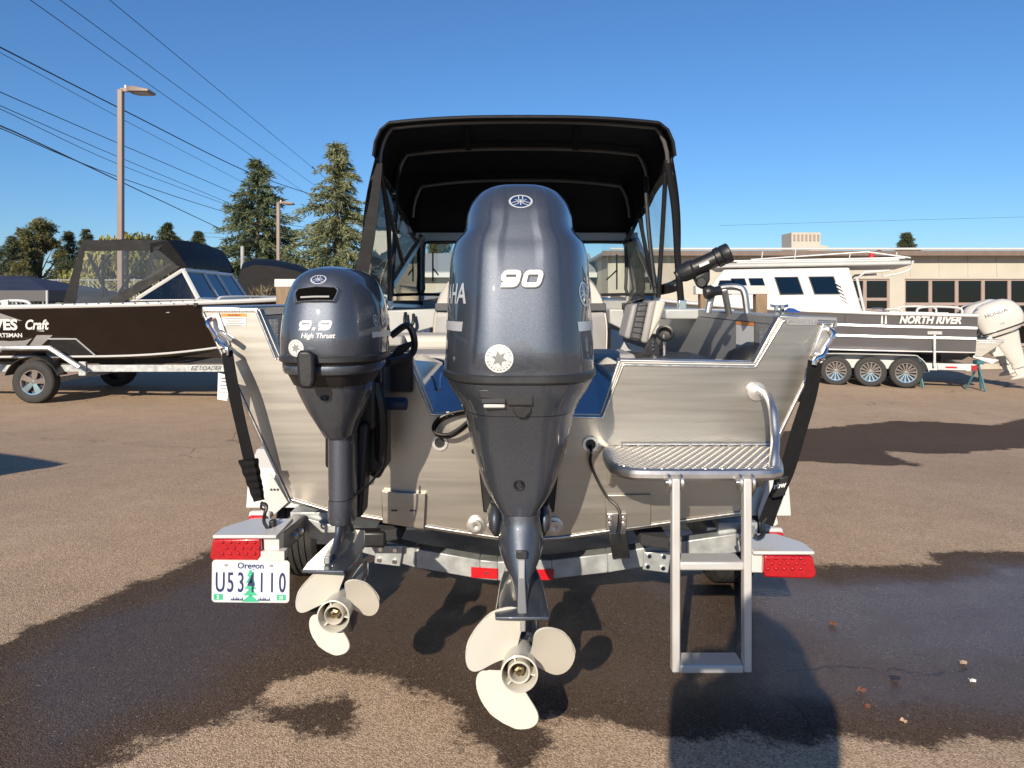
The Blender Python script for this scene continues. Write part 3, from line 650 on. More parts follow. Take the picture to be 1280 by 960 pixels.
wp = MB().tube([P(771, 318, WY + .06), P(771, 362, WY + .06)], .008, 5).tube([P(771, 338, WY + .06), P(758, 350, WY + .08)], .007, 5); wp.build('wiper', BLACKP, boat, recalc=False)
# canvas top: skin over four bows, sagging a little between them
def bow_section(Y, zc, hw, zs, zl, n=29):
    """arched cross section: centre height zc, shoulders zs, lower lip zl"""
    out = []
    for i in range(n):
        u = -1 + 2 * i / (n - 1); a = abs(u); sg = math.copysign(1, u)
        if a < 0.80: q = a / 0.80; x = hw * 0.93 * q; z = zc - (zc - zs) * (q ** 2.6) * 0.55
        else: q = (a - 0.80) / 0.20; x = hw * (0.93 + 0.085 * math.sin(q * math.pi / 2)); z = zs + (zc - zs) * 0.45 - (zs + (zc - zs) * 0.45 - zl) * (q ** 1.3)
        out.append(Vector((XC + .05 + sg * x, Y, z)))
    return out
CS = [(4.62, 2.755, .955, 2.68, 2.50), (4.72, 2.785, .96, 2.71, 2.50), (5.05, 2.765, .965, 2.69, 2.45), (5.40, 2.765, .96, 2.68, 2.38), (5.75, 2.72, .95, 2.63, 2.30), (6.10, 2.65, .935, 2.55, 2.22), (6.38, 2.42, .93, 2.33, 2.14), (6.50, 2.17, .92, 2.15, 2.10)]
CS2 = interp_levels(CS, 4)
rows = []
for k, c in enumerate(CS2):
    ph = (c[0] - 4.72) / 0.68; sag = 0.016 * abs(math.sin(ph * math.pi)) if c[0] < 6.2 else 0
    rows.append(bow_section(c[0], c[1] - sag, c[2] - sag * .4, c[3] - sag, c[4]))
top = MB().grid(rows).build('canvas_top', CANVAS, boat, ang=60, solid=0.006, recalc=False)
# rear hem
MB().tube([q + Vector((0, -.004, 0)) for q in rows[0]], .012, 6).build('hem', CANVAS, boat, recalc=False)
BOWM = mat('grey_bow_tube', (0.11, 0.105, 0.10), 0.35, 0.3, 0.1)
for Y_, zc, hw, zs, zl in ((4.72, 2.765, .93, 2.69, 2.47), (5.40, 2.735, .93, 2.65, 2.40), (6.08, 2.615, .90, 2.52, 2.28)):
    MB().tube(bow_section(Y_, zc - .02, hw, zs - .02, zl, 41), .014, 8).build('bow', BOWM, boat, recalc=False)
for px in (583, 722): MB().prism([P(px - 4, 153, 4.73), P(px + 4, 153, 4.73), P(px + 6, 187, 5.36), P(px - 1, 187, 5.36)] if px < 640 else [P(px - 4, 153, 4.73), P(px + 4, 153, 4.73), P(px + 1, 187, 5.36), P(px - 6, 187, 5.36)], (0, 0, -.006)).build('strap', WEB, boat)
# side curtains in clear vinyl with black borders, and the supporting struts
for s in (-1, 1):
    gx = 1.02; def_ = None
    tl = Vector((XC + .05 + s * .955, 4.66, 2.50)); tf = Vector((XC + .05 + s * .92, 6.46, 2.11)); bl_ = Vector((XC + .02 + s * 1.055, 4.78, 1.72)); bf = Vector((XC + s * 1.0, 6.40, 1.56)); bm_ = Vector((XC + s * 1.05, 5.3, 1.56))
    if s > 0: bl_ = Vector((XC + .06 + s * 1.03, 4.80, 1.64))
    def cur(u, v): 
        a = tl.lerp(tf, u); b = bl_.lerp(bf, u); q = a.lerp(b, v); q.x += s * (.02 * math.sin(v * 3.1) + .008 * math.sin(u * 17 + v * 5)); return q
    MB().grid([[cur(u / 12, v / 10) for u in range(13)] for v in range(11)]).build('clear_curtain', VINYL, boat, ang=60, recalc=False)
    for name, f in (('curtain_border', lambda t: (lambda w_: [cur(0, t) + Vector((s * .004, -.012, 0)), cur(w_, t) + Vector((s * .004, 0, 0))])(.035 + .055 * t * (s < 0))), ('curtain_border', lambda t: [cur(t, 0) + Vector((s * .004, 0, 0)), cur(t, .07) + Vector((s * .004, 0, 0))]),
                    ('curtain_border', lambda t: [cur(t, .9) + Vector((s * .004, 0, 0)), cur(t, 1) + Vector((s * .004, 0, 0))]), ('curtain_border', lambda t: [cur(.55 + .0 * t, t) + Vector((s * .004, 0, 0)), cur(.585, t) + Vector((s * .004, 0, 0))])):
        MB().grid([f(i / 14) for i in range(15)]).build(name, CANVAS, boat, ang=60, solid=.004, recalc=False)
    if s < 0: MB().prism([P(a, b, 4.68) for a, b in ((470, 198), (462, 250), (450, 310), (443, 346), (459, 349), (468, 300), (474, 250), (478, 205))], (0, .008, 0)).build('rear_flap', CANVAS, boat)
    foot = P(487, 378, 5.0) if s < 0 else P(822, 372, 5.0)
    pts = [((474, 196, 4.72), (486, 290, 4.9), (487, 376, 5.0)), ((497, 210, 5.38), (493, 300, 5.2), (489, 370, 5.02)), ((476, 225, 4.8), (484, 255, 4.9), (505, 335, 5.6))] if s < 0 else \
          [((833, 200, 4.72), (828, 290, 4.9), (823, 372, 5.0)), ((806, 222, 5.38), (812, 300, 5.2), (820, 368, 5.02)), ((800, 275, 5.6), (811, 330, 5.3), (819, 362, 5.03))]
    for a, b, c in pts: MB().tube(smooth_path([P(*a), P(*b), P(*c)], 5), .0165, 8).build('strut', BLACKP, boat, recalc=False)
    q = P(474 if s < 0 else 834, 222 if s < 0 else 214, 4.75)
    MB().box(q, (.03, .03, .06)).build('strut_clamp', CHROME, boat, bevel=.004)
    a = P(834, 205, 4.7) if s > 0 else P(474, 205, 4.7)
    b = P(848, 338, 4.55) if s > 0 else P(452, 330, 4.75)
    if s > 0:
        MB().tube(smooth_path([a, P(843, 260, 4.65), b, P(852, 384, 4.5)], 5), .022, 8).build('strap', WEB, boat, recalc=False)
        MB().box(P(852, 384, 4.5), (.05, .05, .09)).build('deck_hinge', CHROME, boat, bevel=.005)
MB().box(P(862, 392, 4.4), (.40, .5, .06)).build('deck_hatch', LTGREY, boat, bevel=.01)
# pedestal seats in front of the helm, backs towards the stern
def helm_seat(cx, Y):
    q = P(cx, 430, Y); ped = MB().cyl((q.x, Y + .1, .95), (q.x, Y + .1, 1.12), .05); 
    b_ = MB(); ring = []
    for i in range(25):
        a = math.pi * i / 24; ring.append((q.x + .235 * math.cos(a), 1.36 + .40 * math.sin(a) ** .9))
    ring += [(q.x - .225, 1.15), (q.x + .225, 1.15)]
    b_.loft([[Vector((x, Y + dy - (z - 1.2) * -.06, z)).lerp(Vector((q.x, Y + dy - (z - 1.2) * -.06, 1.35)), k) for x, z in ring] for dy, k in ((-.05, .12), (-.055, .04), (-.03, 0), (.05, 0), (.075, .1))])
    st = b_.build('helm_seat', BEIGE, boat, ang=50)
    pn = MB().loft([[Vector((x, Y + dy - (z - 1.2) * -.06, min(z, 1.52))).lerp(Vector((q.x, Y + dy, 1.3)), k) for x, z in ring] for dy, k in ((-.060, .08), (-.064, .10))]).build('mesh_panel', GREYV, st, ang=50)
    MB().box((q.x, Y - .05, 1.53), (.43, .03, .05)).build('dark_band', DARKV, st, bevel=.006)
    MB().box((q.x, Y + .2, 1.13), (.44, .42, .09)).build('seat_base', BEIGE, st, bevel=.03, seg=3)
    ped.build('pedestal', BLACKP, st)
    for sx in (-1, 1):
        MB().prism([(q.x + sx * .235, Y - .04, 1.40), (q.x + sx * .235, Y + .06, 1.40), (q.x + sx * .235, Y + .16, 1.10), (q.x + sx * .235, Y + .02, 1.10)], (sx * .014, 0, 0)).build('hinge_plate', BLACKP, st)
helm_seat(587, 4.6); helm_seat(714, 4.6)
# folded jump seat on the right with its bracket
JY = 3.75
def jp(px, py, d=0): return P(px, py, JY) + Vector((0, d, 0))
back = [(790, 381), (822, 375), (833, 376), (829, 393), (812, 425), (805, 430), (780, 424), (781, 412)]
strips = [((790, 381), (798, 379), (788, 425), (780, 422), GREYV), ((798, 379), (811, 377), (801, 428), (788, 425), DARKV), ((811, 377), (821, 375), (810, 430), (801, 428), GREYV), ((821, 375), (833, 377), (826, 400), (810, 428), BEIGE)]
for k, (a, b, c, d, m_) in enumerate(strips):
    MB().prism([jp(*a), jp(*b), jp(*c), jp(*d)], (0, .22 if k < 3 else .20, 0)).build('jump_seat_back', m_, boat, bevel=.014, seg=3)
for i in range(7):
    t_ = (i + .5) / 7; a = jp(798, 379).lerp(jp(788, 425), t_); b = jp(811, 377).lerp(jp(801, 428), t_)
    MB().tube([a + Vector((.004, -.002, 0)), b + Vector((-.004, -.002, 0))], .003, 5).build('rib', INK, boat)
MB().prism([P(801, 446, 3.55), P(812, 424, 3.55), P(818, 422, 3.55), P(828, 440, 3.55), P(826, 447, 3.55)], (0, .02, 0)).build('seat_bracket', BLACKP, boat, bevel=.003)
MB().prism([P(774, 440, 3.9), P(781, 426, 3.9), P(789, 438, 3.9)], (0, .012, 0)).build('seat_bracket', LTGREY, boat)
for py in (428, 432, 437): MB().cyl(P(816.5, py, 3.55), P(816.5, py, 3.535), .005).build('bolt', CHROME, boat)
cr = []
MB().box(P(812, 452, 3.5), (.5, .5, .06)).build('locker_lid', BLACKP, boat)
ch = P(831, 418, 3.35); MB().lathe([(.035, 0), (.042, -.012), (.038, -.02), (.030, -.018), (.028, .02), (.0, .022)], ch, (0.1, .85, -.45), 28).build('cup_ring', BLACKP, boat)
MB().tube([ch + Vector((0, .02, 0)), ch + Vector((.005, .03, -.10))], .008).build('cup_ring_stem', ALU2, boat)
# right gunwale: grab rail, rod holder, cleat, decals
RY = 3.15
rail = smooth_path([P(885, 391, RY), P(889, 372, RY), P(893, 364, RY), P(906, 359, RY - .02), P(922, 359, RY - .05), P(930, 365, RY - .06), P(934, 391, RY - .06)], 5)
MB().tube(rail, .0145, 10).build('grab_rail', ALU2, boat)
MB().tube([P(905, 361, RY - .02), P(911, 391, RY + .1)], .0145, 10).build('grab_rail', ALU2, boat)
ck = P(974, 383, 2.95)
MB().tube(smooth_path([ck + Vector((-.036, 0, .004)), ck + Vector((-.018, 0, .0)), ck + Vector((.018, 0, .0)), ck + Vector((.036, 0, .004))], 4), .0055, 8).box(ck + Vector((-.012, 0, -.02)), (.012, .016, .045)).box(ck + Vector((.012, 0, -.02)), (.012, .016, .045)).build('cleat', CHROME, boat, recalc=False)
lx = XC + ghw[0] - .135 - .012
def decal(nm, y0, y1, z0, z1, m_): 
    return MB().prism([(lx, y0, z0 + rollz(1)), (lx, y1, z0 + rollz(1)), (lx, y1, z1 + rollz(1)), (lx, y0, z1 + rollz(1))], (-.0008, 0, 0)).build(nm, m_, boat)
d_ = decal('warning_label', 3.12, 3.36, 1.38, 1.47, STICK); decal('label_strip', 3.12, 3.36, 1.472, 1.487, ORANGE); decal('warning_label', 3.16, 3.28, 1.33, 1.365, STICK)
# ---- transom fittings
s0, s1 = tp(277, 396, .001), tp(308, 407, .001)
dl = MB().box(((s0.x + s1.x) / 2, TY - .0012, (s0.z + s1.z) / 2), (s1.x - s0.x, .001, s0.z - s1.z)).build('warning_label', STICK, boat)
MB().box(((s0.x + s1.x) / 2, TY - .0012, s0.z + .006), (s1.x - s0.x, .001, .0115)).build('label_strip', ORANGE, dl)
for k in range(5): MB().box(((s0.x + s1.x) / 2 + (.004 if k % 2 else 0), TY - .0021, s0.z - .006 - k * .006), (.07 - .012 * (k % 3), .0006, .0016)).build('print_line', INK, dl)
text('WARNING', .010, INK, dl, RV(((s0.x + s1.x) / 2, TY - .0022, s0.z + .006)), offset=.0002)
nm = P(1002, 402, TY); npl = MB()
pl = []
for i in range(24): a = 2 * math.pi * i / 24; pl.append(Vector((nm.x + .047 * math.copysign(1, math.cos(a)) + .012 * math.cos(a), TY - .001, nm.z + .013 * math.sin(a))))
npl = MB().prism(pl, (0, -.003, 0)).build('name_plate', GREYP, boat)
text('SILVERCRAFT', .0135, ALU2, npl, RV((nm.x, TY - .0046, nm.z)), extrude=.0006, xs=.85)
for sx in (-1, 1): MB().cyl((nm.x + sx * .048, TY - .003, nm.z), (nm.x + sx * .048, TY - .006, nm.z), .005).build('rivet', CHROME, npl)
def u_bolt(cx, cy, s):
    a, b = tp(cx - s * 2, cy - 16), tp(cx + s * 10, cy + 16)
    path = smooth_path([a, a + Vector((0, -.03, -.002)), a + Vector((0, -.052, -.02)), b + Vector((0, -.052, .02)), b + Vector((0, -.03, .002)), b], 5)
    o = MB().tube(path, .009, 8).build('tie_down_eye', CHROME, boat)
    MB().box((a + b) / 2 + Vector((0, -.004, 0)), (.05, .008, .13), Matrix.Rotation(R(-20 * s), 3, 'Y')).build('eye_plate', ALU2, o, bevel=.003)
u_bolt(270, 414, 1); u_bolt(1032, 428, -1)
for cx, cy, m_ in ((595, 656, ALU2), (693, 657, ALU2)):
    c = tp(cx, cy); MB().lathe([(.034, 0), (.033, -.008), (.022, -.010), (.021, -.022), (.008, -.023), (.0, -.020)], c, (0, 1, 0), 28).build('drain_plug', m_, boat)
for cx, cy in ((550, 553), (738, 555)):
    c = tp(cx, cy); MB().lathe([(.030, 0), (.029, -.008), (.019, -.008), (.018, .004)], c, (0, 1, 0), 28).build('cable_port', ALU2, boat); MB().lathe([(.018, -.002), (0, -.0021)], c, (0, 1, 0), 20).build('port_hole', BLACKP, boat)
MB().prism([tp(478, 612, .001), tp(533, 616, .001), tp(531, 660, .001), tp(479, 652, .001)], (0, -.02, 0)).build('mounting_block', ALU, boat, bevel=.003)
for px in (494, 517): MB().box(tp(px, 636, .0215), (.022, .002, .006)).build('slot', INK, boat)
MB().prism([tp(757, 618), tp(813, 617), tp(813, 655), tp(757, 662)], (0, -.012, 0)).build('doubler_plate', ALU, boat, bevel=.002)
# transducer with its cable
tdz = thing('transducer', 'black sonar transducer on a steel bracket at the transom bottom with its cable', 'transducer', tp(770, 680))
MB().prism([tp(758, 640, .013), tp(782, 640, .013), tp(780, 674, .013), tp(762, 674, .013)], (0, -.014, 0)).build('bracket', CHROME, tdz, bevel=.002)
for px in (761, 778):
    for py in (645, 652): MB().cyl(tp(px, py, .027), tp(px, py, .032), .006, n=8).build('screw', ALU2, tdz)
MB().loft([[tp(760, 664, .03), tp(782, 664, .03), tp(782, 664, .002), tp(760, 664, .002)], [P(766, 700, TY - .12), P(788, 698, TY - .12), P(786, 694, TY - .03), P(766, 694, TY - .03)]]).build('sensor', BLACKP, tdz, bevel=.004)
cab = smooth_path([tp(738, 556, -.02), tp(738, 560, .03), tp(737, 575, .03), tp(743, 592, .012), tp(757, 618, .015), tp(771, 632, .03), tp(773, 650, .04), tp(770, 668, .035)], 6)
MB().tube(cab, .0052, 6).build('cable', BLACKP, tdz)
lp = smooth_path([P(600, 513, TY - .03), P(575, 514, TY - .04), P(552, 521, TY - .05), P(542, 532, TY - .05), P(545, 541, TY - .06), P(560, 543, TY - .07), P(575, 535, TY - .08), P(592, 520, TY - .09)], 6)
MB().tube(lp, .006, 8).build('cable_loop', BLACKP, label='black control cable loop hanging beside the big outboard', cat='cable')
lp2 = [q + Vector((.004, .012, -.012)) for q in lp]; MB().tube(lp2, .005, 8).build('cable_loop', WEB, label='second cable of the loop beside the big outboard, slightly lower', cat='cable')
MB().tube(smooth_path([P(551, 466, 2.85), P(549, 474, 2.83), P(549, 485, 2.8)], 5), .006, 6).tube([P(546, 490, 2.8), P(560, 490, 2.8)], .007, 6).build('fuel_fitting', ALU2, boat, recalc=False)
# swim platform
PZ = 1.018
pt = [(.395, 2.648), (.345, 2.60), (.335, 2.37), (.37, 2.30), (.44, 2.275), (.77, 2.275), (.83, 2.29), (.855, 2.32), (.90, 2.45), (.955, 2.648)]
pts3 = [Vector((x, y, PZ)) for x, y in smooth_path([(a, b, 0) for a, b in pt], 4) for z in [0]] if False else [Vector((q.x, q.y, PZ)) for q in smooth_path([(a, b, 0) for a, b in pt], 4)]
plat = MB().prism(pts3, (0, 0, .012)).build('swim_platform', TREAD, boat, bevel=.002)
MB().tube([q + Vector((0, 0, -.008)) for q in pts3], .019, 10).build('platform_rim', ALU2, plat)
weld([(.40, 2.640, PZ + .018), (.95, 2.640, PZ + .018)], parent=plat, r=.007)
MB().prism([(.352, 2.645, PZ), (.352, 2.645, PZ - .13), (.352, 2.60, PZ - .12), (.352, 2.46, PZ - .02), (.352, 2.46, PZ)], (.008, 0, 0)).build('gusset', ALU2, plat, bevel=.002)
MB().prism([(.90, 2.645, PZ - .02), (.90, 2.645, PZ - .14), (.90, 2.60, PZ - .13), (.90, 2.47, PZ - .02)], (.008, 0, 0)).build('gusset', ALU2, plat, bevel=.002)
hr = smooth_path([tp(947, 489, -.01), tp(950, 489, .03), P(960, 496, 2.55), P(966, 512, 2.47), P(969, 545, 2.41), P(968, 568, 2.35), P(966, 588, 2.32)], 6)
MB().tube(hr, .0150, 12).build('grab_handle', ALU2, plat)
MB().lathe([(.034, 0), (.034, -.01), (.0, -.012)], tp(945, 489), (0, 1, 0), 20).build('handle_flange', ALU2, plat)
# boarding ladder hinged on the platform edge
LY = 2.225
ld = MB(); lt = P(844, 597, LY); lb = P(844, 838, LY); rt = P(933, 597, LY)
lad = thing('boarding_ladder', 'folding aluminium boarding ladder hanging from the swim platform edge', 'ladder', (lt.x + .1, LY, lb.z))
for q in (lt, rt): MB().box((q.x, LY, (lt.z + lb.z) / 2), (.025, .032, lt.z - lb.z)).build('rail', ANOD, lad, bevel=.004)
for py in (706, 834):
    z = P(0, py, LY).z; MB().box(((lt.x + rt.x) / 2, LY + .028, z), (rt.x - lt.x - .024, .085, .026)).build('step', ANOD, lad, bevel=.005)
for q in (lt, rt):
    for d in (-.019, .019): MB().lathe([(.001, -.004), (.027, -.004), (.027, .004), (.001, .004)], (q.x + d, LY + .01, PZ - .022), (1, 0, 0), 20).build('hinge_plate', ALU2, lad)
    MB().cyl((q.x - .03, LY + .01, PZ - .022), (q.x + .03, LY + .01, PZ - .022), .008).build('hinge_pin', CHROME, lad)
# rod holder clamped on the rail
rh = thing('rod_holder', 'black rod holder tube on a clamp fixed to the grab rail', 'rod holder', P(888, 372, RY))
MB().lathe([(.001, 0), (.032, 0), (.040, .02), (.042, .06), (.035, .07), (.036, .17), (.043, .175), (.044, .195), (.040, .20), (.043, .205), (.043, .235), (.036, .24), (.030, .235), (.028, .10), (.001, .09)], P(848, 344, RY), (P(908, 317, RY - .05) - P(848, 344, RY)), 20).build('cup', BLACKP, rh)
MB().box(P(880, 330, RY - .065), (.045, .004, .012), Matrix.Rotation(R(-24), 3, 'Y')).build('decal', STICK, rh)
MB().tube(smooth_path([P(846, 345, RY), P(856, 336, RY), P(866, 330, RY)], 4), .022, 8).build('rod_rest', BLACKP, rh)
MB().prism([P(868, 346, RY - .03), P(888, 336, RY - .03), P(888, 350, RY - .03), P(882, 362, RY - .03), P(874, 358, RY - .03)], (0, .05, 0)).build('neck', BLACKP, rh, bevel=.008)
MB().cyl(P(877, 353, RY - .045), P(877, 353, RY + .03), .022).build('swivel', BLACKP, rh, bevel=.004)
MB().lathe([(.001, 0), (.026, 0), (.03, .01), (.03, .03), (.02, .045), (.02, .07), (.001, .07)], P(881, 366, RY - .03), (1, .1, .15), 16).build('clamp', BLACKP, rh)
MB().prism([P(985, 391, 2.85), P(1003, 391, 2.85), P(999, 388, 2.9), P(991, 387, 2.9)], (0, .05, .008)).build('blue_rope', mat('blue_rope', (.03, .09, .30), .7), label='small bundle of blue rope on the right gunwale corner', cat='rope', bevel=.006)
MB().loft([superring(P(931, 0, 2.95).x, .09, 2.85, 3.05, P(0, 452, 2.95).z, 2), superring(P(936, 0, 2.95).x, .08, 2.86, 3.04, P(0, 440, 2.95).z, 2), superring(P(941, 0, 2.95).x, .02, 2.9, 3.0, P(0, 428, 2.95).z, 2)]).build('battery_box', BLACKP, boat)

# ================================================================ outboards
def blade_mb(hub, ang, rad, r0, y0, pitch=.55, wid=1.0):
    rows = []; nr, nt_ = 9, 9
    for i in range(nr):
        u = i / (nr - 1); r = r0 * .85 + (rad - r0 * .85) * math.sin(u * math.pi / 2)
        half = (R(30) + R(19) * math.sin(min(1, u * 1.15) * math.pi)) * math.sqrt(max(0.0, 1 - u ** 3.5)) * wid
        row = []
        for j in range(nt_):
            t = -1 + 2 * j / (nt_ - 1); a = R(ang) + half * t + R(10) * u
            row.append(hub + Vector((r * math.cos(a), y0 - pitch * half * t * r * .9 - .02 * u, r * math.sin(a))))
        rows.append(row)
    return MB().grid(rows)
def propeller(parent, c, rad, rh, angs, pitch=.55):
    p = MB().lathe([(rh * .82, .14), (rh * .92, .08), (rh * .96, .02), (rh, .0), (rh * 1.02, -.004), (rh * .94, -.006), (rh * .90, .0), (rh * .88, .05)], c, (0, 1, 0), 36).build('propeller', OFFW, parent)
    for a in angs: blade_mb(Vector(c), a, rad, rh, .055, pitch).build('blade', OFFW, p, ang=60, solid=.004, sub=1, recalc=True)
    MB().lathe([(rh * .62, .05), (rh * .62, .004), (rh * .56, .0), (rh * .50, .004), (rh * .48, .05)], c, (0, 1, 0), 28).build('hub_ring', OFFW, p)
    sp = MB()
    for k in range(3):
        a = R(90 + k * 120 + 15); d = Vector((math.cos(a), 0, math.sin(a)))
        sp.prism([Vector(c) + d * rh * .55 + Vector((0, .008, 0)), Vector(c) + d * rh * .92 + Vector((0, .008, 0)), Vector(c) + d * rh * .92 + Vector((0, .05, 0)), Vector(c) + d * rh * .55 + Vector((0, .05, 0))], d.cross(Vector((0, 1, 0))) * .004)
    sp.build('hub_spoke', OFFW, p, recalc=False)
    MB().lathe([(rh * .5, .05), (.001, .051)], c, (0, 1, 0), 20).build('hub_bore', BLACKP, p)
    MB().lathe([(.001, -.004), (.006, -.004), (.007, .01), (.013, .012), (.015, .03), (.015, .055)], c, (0, 1, 0), 6).build('shaft_nut', mat('brass_nut', (.42, .34, .20), .35, 1.0, .2, 80), p, ang=20)
def ring_logo(c, rad, m, parent, conform, backing=None, lift=.002, zs=1.0):
    """round emblem: ring with three crossed forks"""
    o = None
    def seg(mb, a, b, w_):
        a, b = Vector(a), Vector(b); d = (b - a).normalized() * 1.0; n = Vector((-d.z, 0, d.x)) * w_ / 2; k = 4
        for i in range(k):
            p0, p1 = a.lerp(b, i / k), a.lerp(b, (i + 1) / k); mb.add([p0 + n, p1 + n, p1 - n, p0 - n], [(0, 1, 2, 3)])
    c = Vector(c)
    if backing:
        b = MB(); n = 30
        for r0, r1 in ((.0001, .35), (.35, .7), (.7, 1.0)):
            b.add([c + Vector((math.cos(2 * math.pi * i / n) * rad * rr, 0, math.sin(2 * math.pi * i / n) * rad * rr)) for rr in (r0, r1) for i in range(n)], [(i, (i + 1) % n, n + (i + 1) % n, n + i) for i in range(n)])
        me = b.mesh('emblem_disc', True)
        for v in me.vertices: v.co.z = c.z + (v.co.z - c.z) * zs
        project(me, conform, lift * .6); o = finish(me, 'emblem_disc', backing, parent)
    e = MB(); n = 36
    e.add([c + Vector((math.cos(2 * math.pi * i / n) * rad * rr, 0, math.sin(2 * math.pi * i / n) * rad * rr)) for rr in (.84, 1.0) for i in range(n)], [(i, (i + 1) % n, n + (i + 1) % n, n + i) for i in range(n)])
    for k in range(3):
        a = R(90 + 120 * k); d = Vector((math.cos(a), 0, math.sin(a))); p = Vector((-d.z, 0, d.x))
        seg(e, c - d * rad * .55, c + d * rad * .25, rad * .09)
        for s in (-1, 1):
            seg(e, c + d * rad * .22 + p * s * rad * .02, c + d * rad * .30 + p * s * rad * .17, rad * .08)
            seg(e, c + d * rad * .29 + p * s * rad * .17, c + d * rad * .82 + p * s * rad * .17, rad * .08)
    me = e.mesh('emblem', True)
    for v in me.vertices: v.co.z = c.z + (v.co.z - c.z) * zs
    project(me, conform, lift)
    return finish(me, 'emblem', m, parent)
def numerals(s, cx, cz, h, w_, m, parent, bv, name, lift, fat=1.0):
    """wide boxy italic figures drawn as thick strokes laid on the cowl"""
    sw = h * .27 * fat
    wd = [w_ if c != '.' else sw * 1.5 for c in s]; gap = h * .14; x = cx - (sum(wd) + gap * (len(s) - 1)) / 2
    for c, wc in zip(s, wd):
        a, b = wc / 2 - h * .135, h / 2 - h * .135; k = h * .16; mid = x + wc / 2
        rnd = lambda x0, x1, z0, z1: [(x0 + k, z1), (x1 - k, z1), (x1 - k * .3, z1 - k * .3), (x1, z1 - k), (x1, z0 + k), (x1 - k * .3, z0 + k * .3), (x1 - k, z0), (x0 + k, z0), (x0 + k * .3, z0 + k * .3), (x0, z0 + k), (x0, z1 - k), (x0 + k * .3, z1 - k * .3), (x0 + k, z1)]
        paths = [rnd(-a, a, -b, b)] if c == '0' else ([rnd(-a, a, -b * .18, b), [(a, b * .5), (a, -b + k), (a - k * .3, -b + k * .3), (a - k, -b), (-a, -b)]] if c == '9' else [[(0, -b - sw * .5), (0, -b + sw * .55)]])
        mb = MB()
        for pth in paths:
            fine = []
            for p0, p1 in zip(pth[:-1], pth[1:]):
                n = max(1, int(math.hypot(p1[0] - p0[0], p1[1] - p0[1]) / (h * .12)))
                fine += [(p0[0] + (p1[0] - p0[0]) * i / n, p0[1] + (p1[1] - p0[1]) * i / n) for i in range(n)]
            fine.append(pth[-1]); closed = pth[0] == pth[-1]; row = []
            for i, q in enumerate(fine):
                u = fine[i - 1] if i else (fine[-2] if closed else q); v = fine[i + 1] if i + 1 < len(fine) else (fine[1] if closed else q)
                tx, tz = v[0] - u[0], v[1] - u[1]; l_ = math.hypot(tx, tz) or 1; nx_, nz_ = -tz / l_ * sw / 2, tx / l_ * sw / 2
                if c == '.': nx_, nz_ = sw * .6, 0
                row.append([Vector((mid + q[0] + e * nx_ + .28 * (q[1] + e * nz_), 2, cz + q[1] + e * nz_)) for e in (1, 0, -1)])
            mb.grid(row)
        me = mb.mesh(name); project(me, bv, lift); finish(me, name, m, parent)
        x += wc + gap
def ripple(r, z):                                                # raised centre panel lines on the tail of the cowl
    return r
# ---------------- big outboard
MX = 0.024
big = thing('outboard_motor', 'large blue grey outboard with the number 90 hung on the transom centre', 'outboard motor', (MX, 2.4, .36))
L = [(1.3450, .2440, 2.034, 2.66, 3.0), (1.40, .2425, 2.030, 2.67, 3.0), (1.50, .2370, 2.042, 2.67, 3.0), (1.60, .2320, 2.060, 2.66, 3.0), (1.70, .2240, 2.086, 2.64, 3.0), (1.745, .2120, 2.104, 2.63, 3.0),
     (1.788, .1800, 2.122, 2.61, 2.9), (1.836, .1735, 2.146, 2.60, 2.8), (1.876, .1600, 2.178, 2.58, 2.7), (1.908, .1360, 2.218, 2.56, 2.6), (1.926, .105, 2.262, 2.53, 2.5), (1.935, .050, 2.330, 2.48, 2.4)]
LV = interp_levels(L, 6)
def cowl_ring(z, hw, y0, y1, e, xc=MX, crease=True):
    r = superring(xc, hw, y0, y1, z, e + 1.6, 160, e)
    for q in r:                                                  # sides splay outwards from the flat tail panel
        t_ = max(0.0, ((y0 + y1) / 2 - q.y) / ((y1 - y0) / 2)); q.x = xc + (q.x - xc) * (1 - .30 * t_ ** 1.5)
    if crease:
        for q in r:
            u = abs(q.x - xc) / max(hw, .05)
            if q.y < (y0 + y1) / 2 and z > 1.36:
                w0 = .50 + .25 * max(0, (1.50 - z)) if z < 1.6 else .50
                s = max(0, min(1, (w0 + .035 - u) / .035)); q.y -= .0065 * s * min(1, (z - 1.36) / .05) * min(1, max(0, (1.925 - z) / .03))
                if z > 1.62:
                    w1 = .24 if z < 1.86 else .24 + (z - 1.86) * 2; s1 = max(0, min(1, (w1 + .025 - u) / .025)); q.y += .0045 * s1 * min(1, (z - 1.62) / .12) * min(1, max(0, (1.93 - z) / .02))
    return r
cm = MB().loft([cowl_ring(*l) for l in LV], False, True)
cowl = cm.build('cowl', MOTOR, big, ang=50)
BV = bvh_of(cm)
MB().loft([cowl_ring(1.322, .2450, 2.030, 2.665, 3.0, crease=False), cowl_ring(1.327, .2485, 2.026, 2.668, 3.0, crease=False), cowl_ring(1.343, .2485, 2.026, 2.668, 3.0, crease=False), cowl_ring(1.348, .2450, 2.030, 2.665, 3.0, crease=False)], True, True).build('trim_band', BAND, big, ang=30)
L2 = [(1.320, .2430, 2.036, 2.65, 3.0), (1.285, .226, 2.048, 2.64, 2.9), (1.250, .203, 2.066, 2.62, 2.9), (1.225, .190, 2.078, 2.62, 3.0)]
lm = MB().loft([cowl_ring(*l, crease=False) for l in interp_levels(L2, 4)], True, True); lower = lm.build('lower_cowl', MOTOR, big, ang=50); BV2 = bvh_of(lm)
L3 = [(1.223, .187, 2.082, 2.60, 3.2), (1.20, .178, 2.092, 2.58, 3.2), (1.12, .160, 2.124, 2.54, 3.6), (1.03, .135, 2.152, 2.50, 3.8), (.96, .108, 2.172, 2.48, 3.8), (.905, .073, 2.188, 2.45, 3.4)]
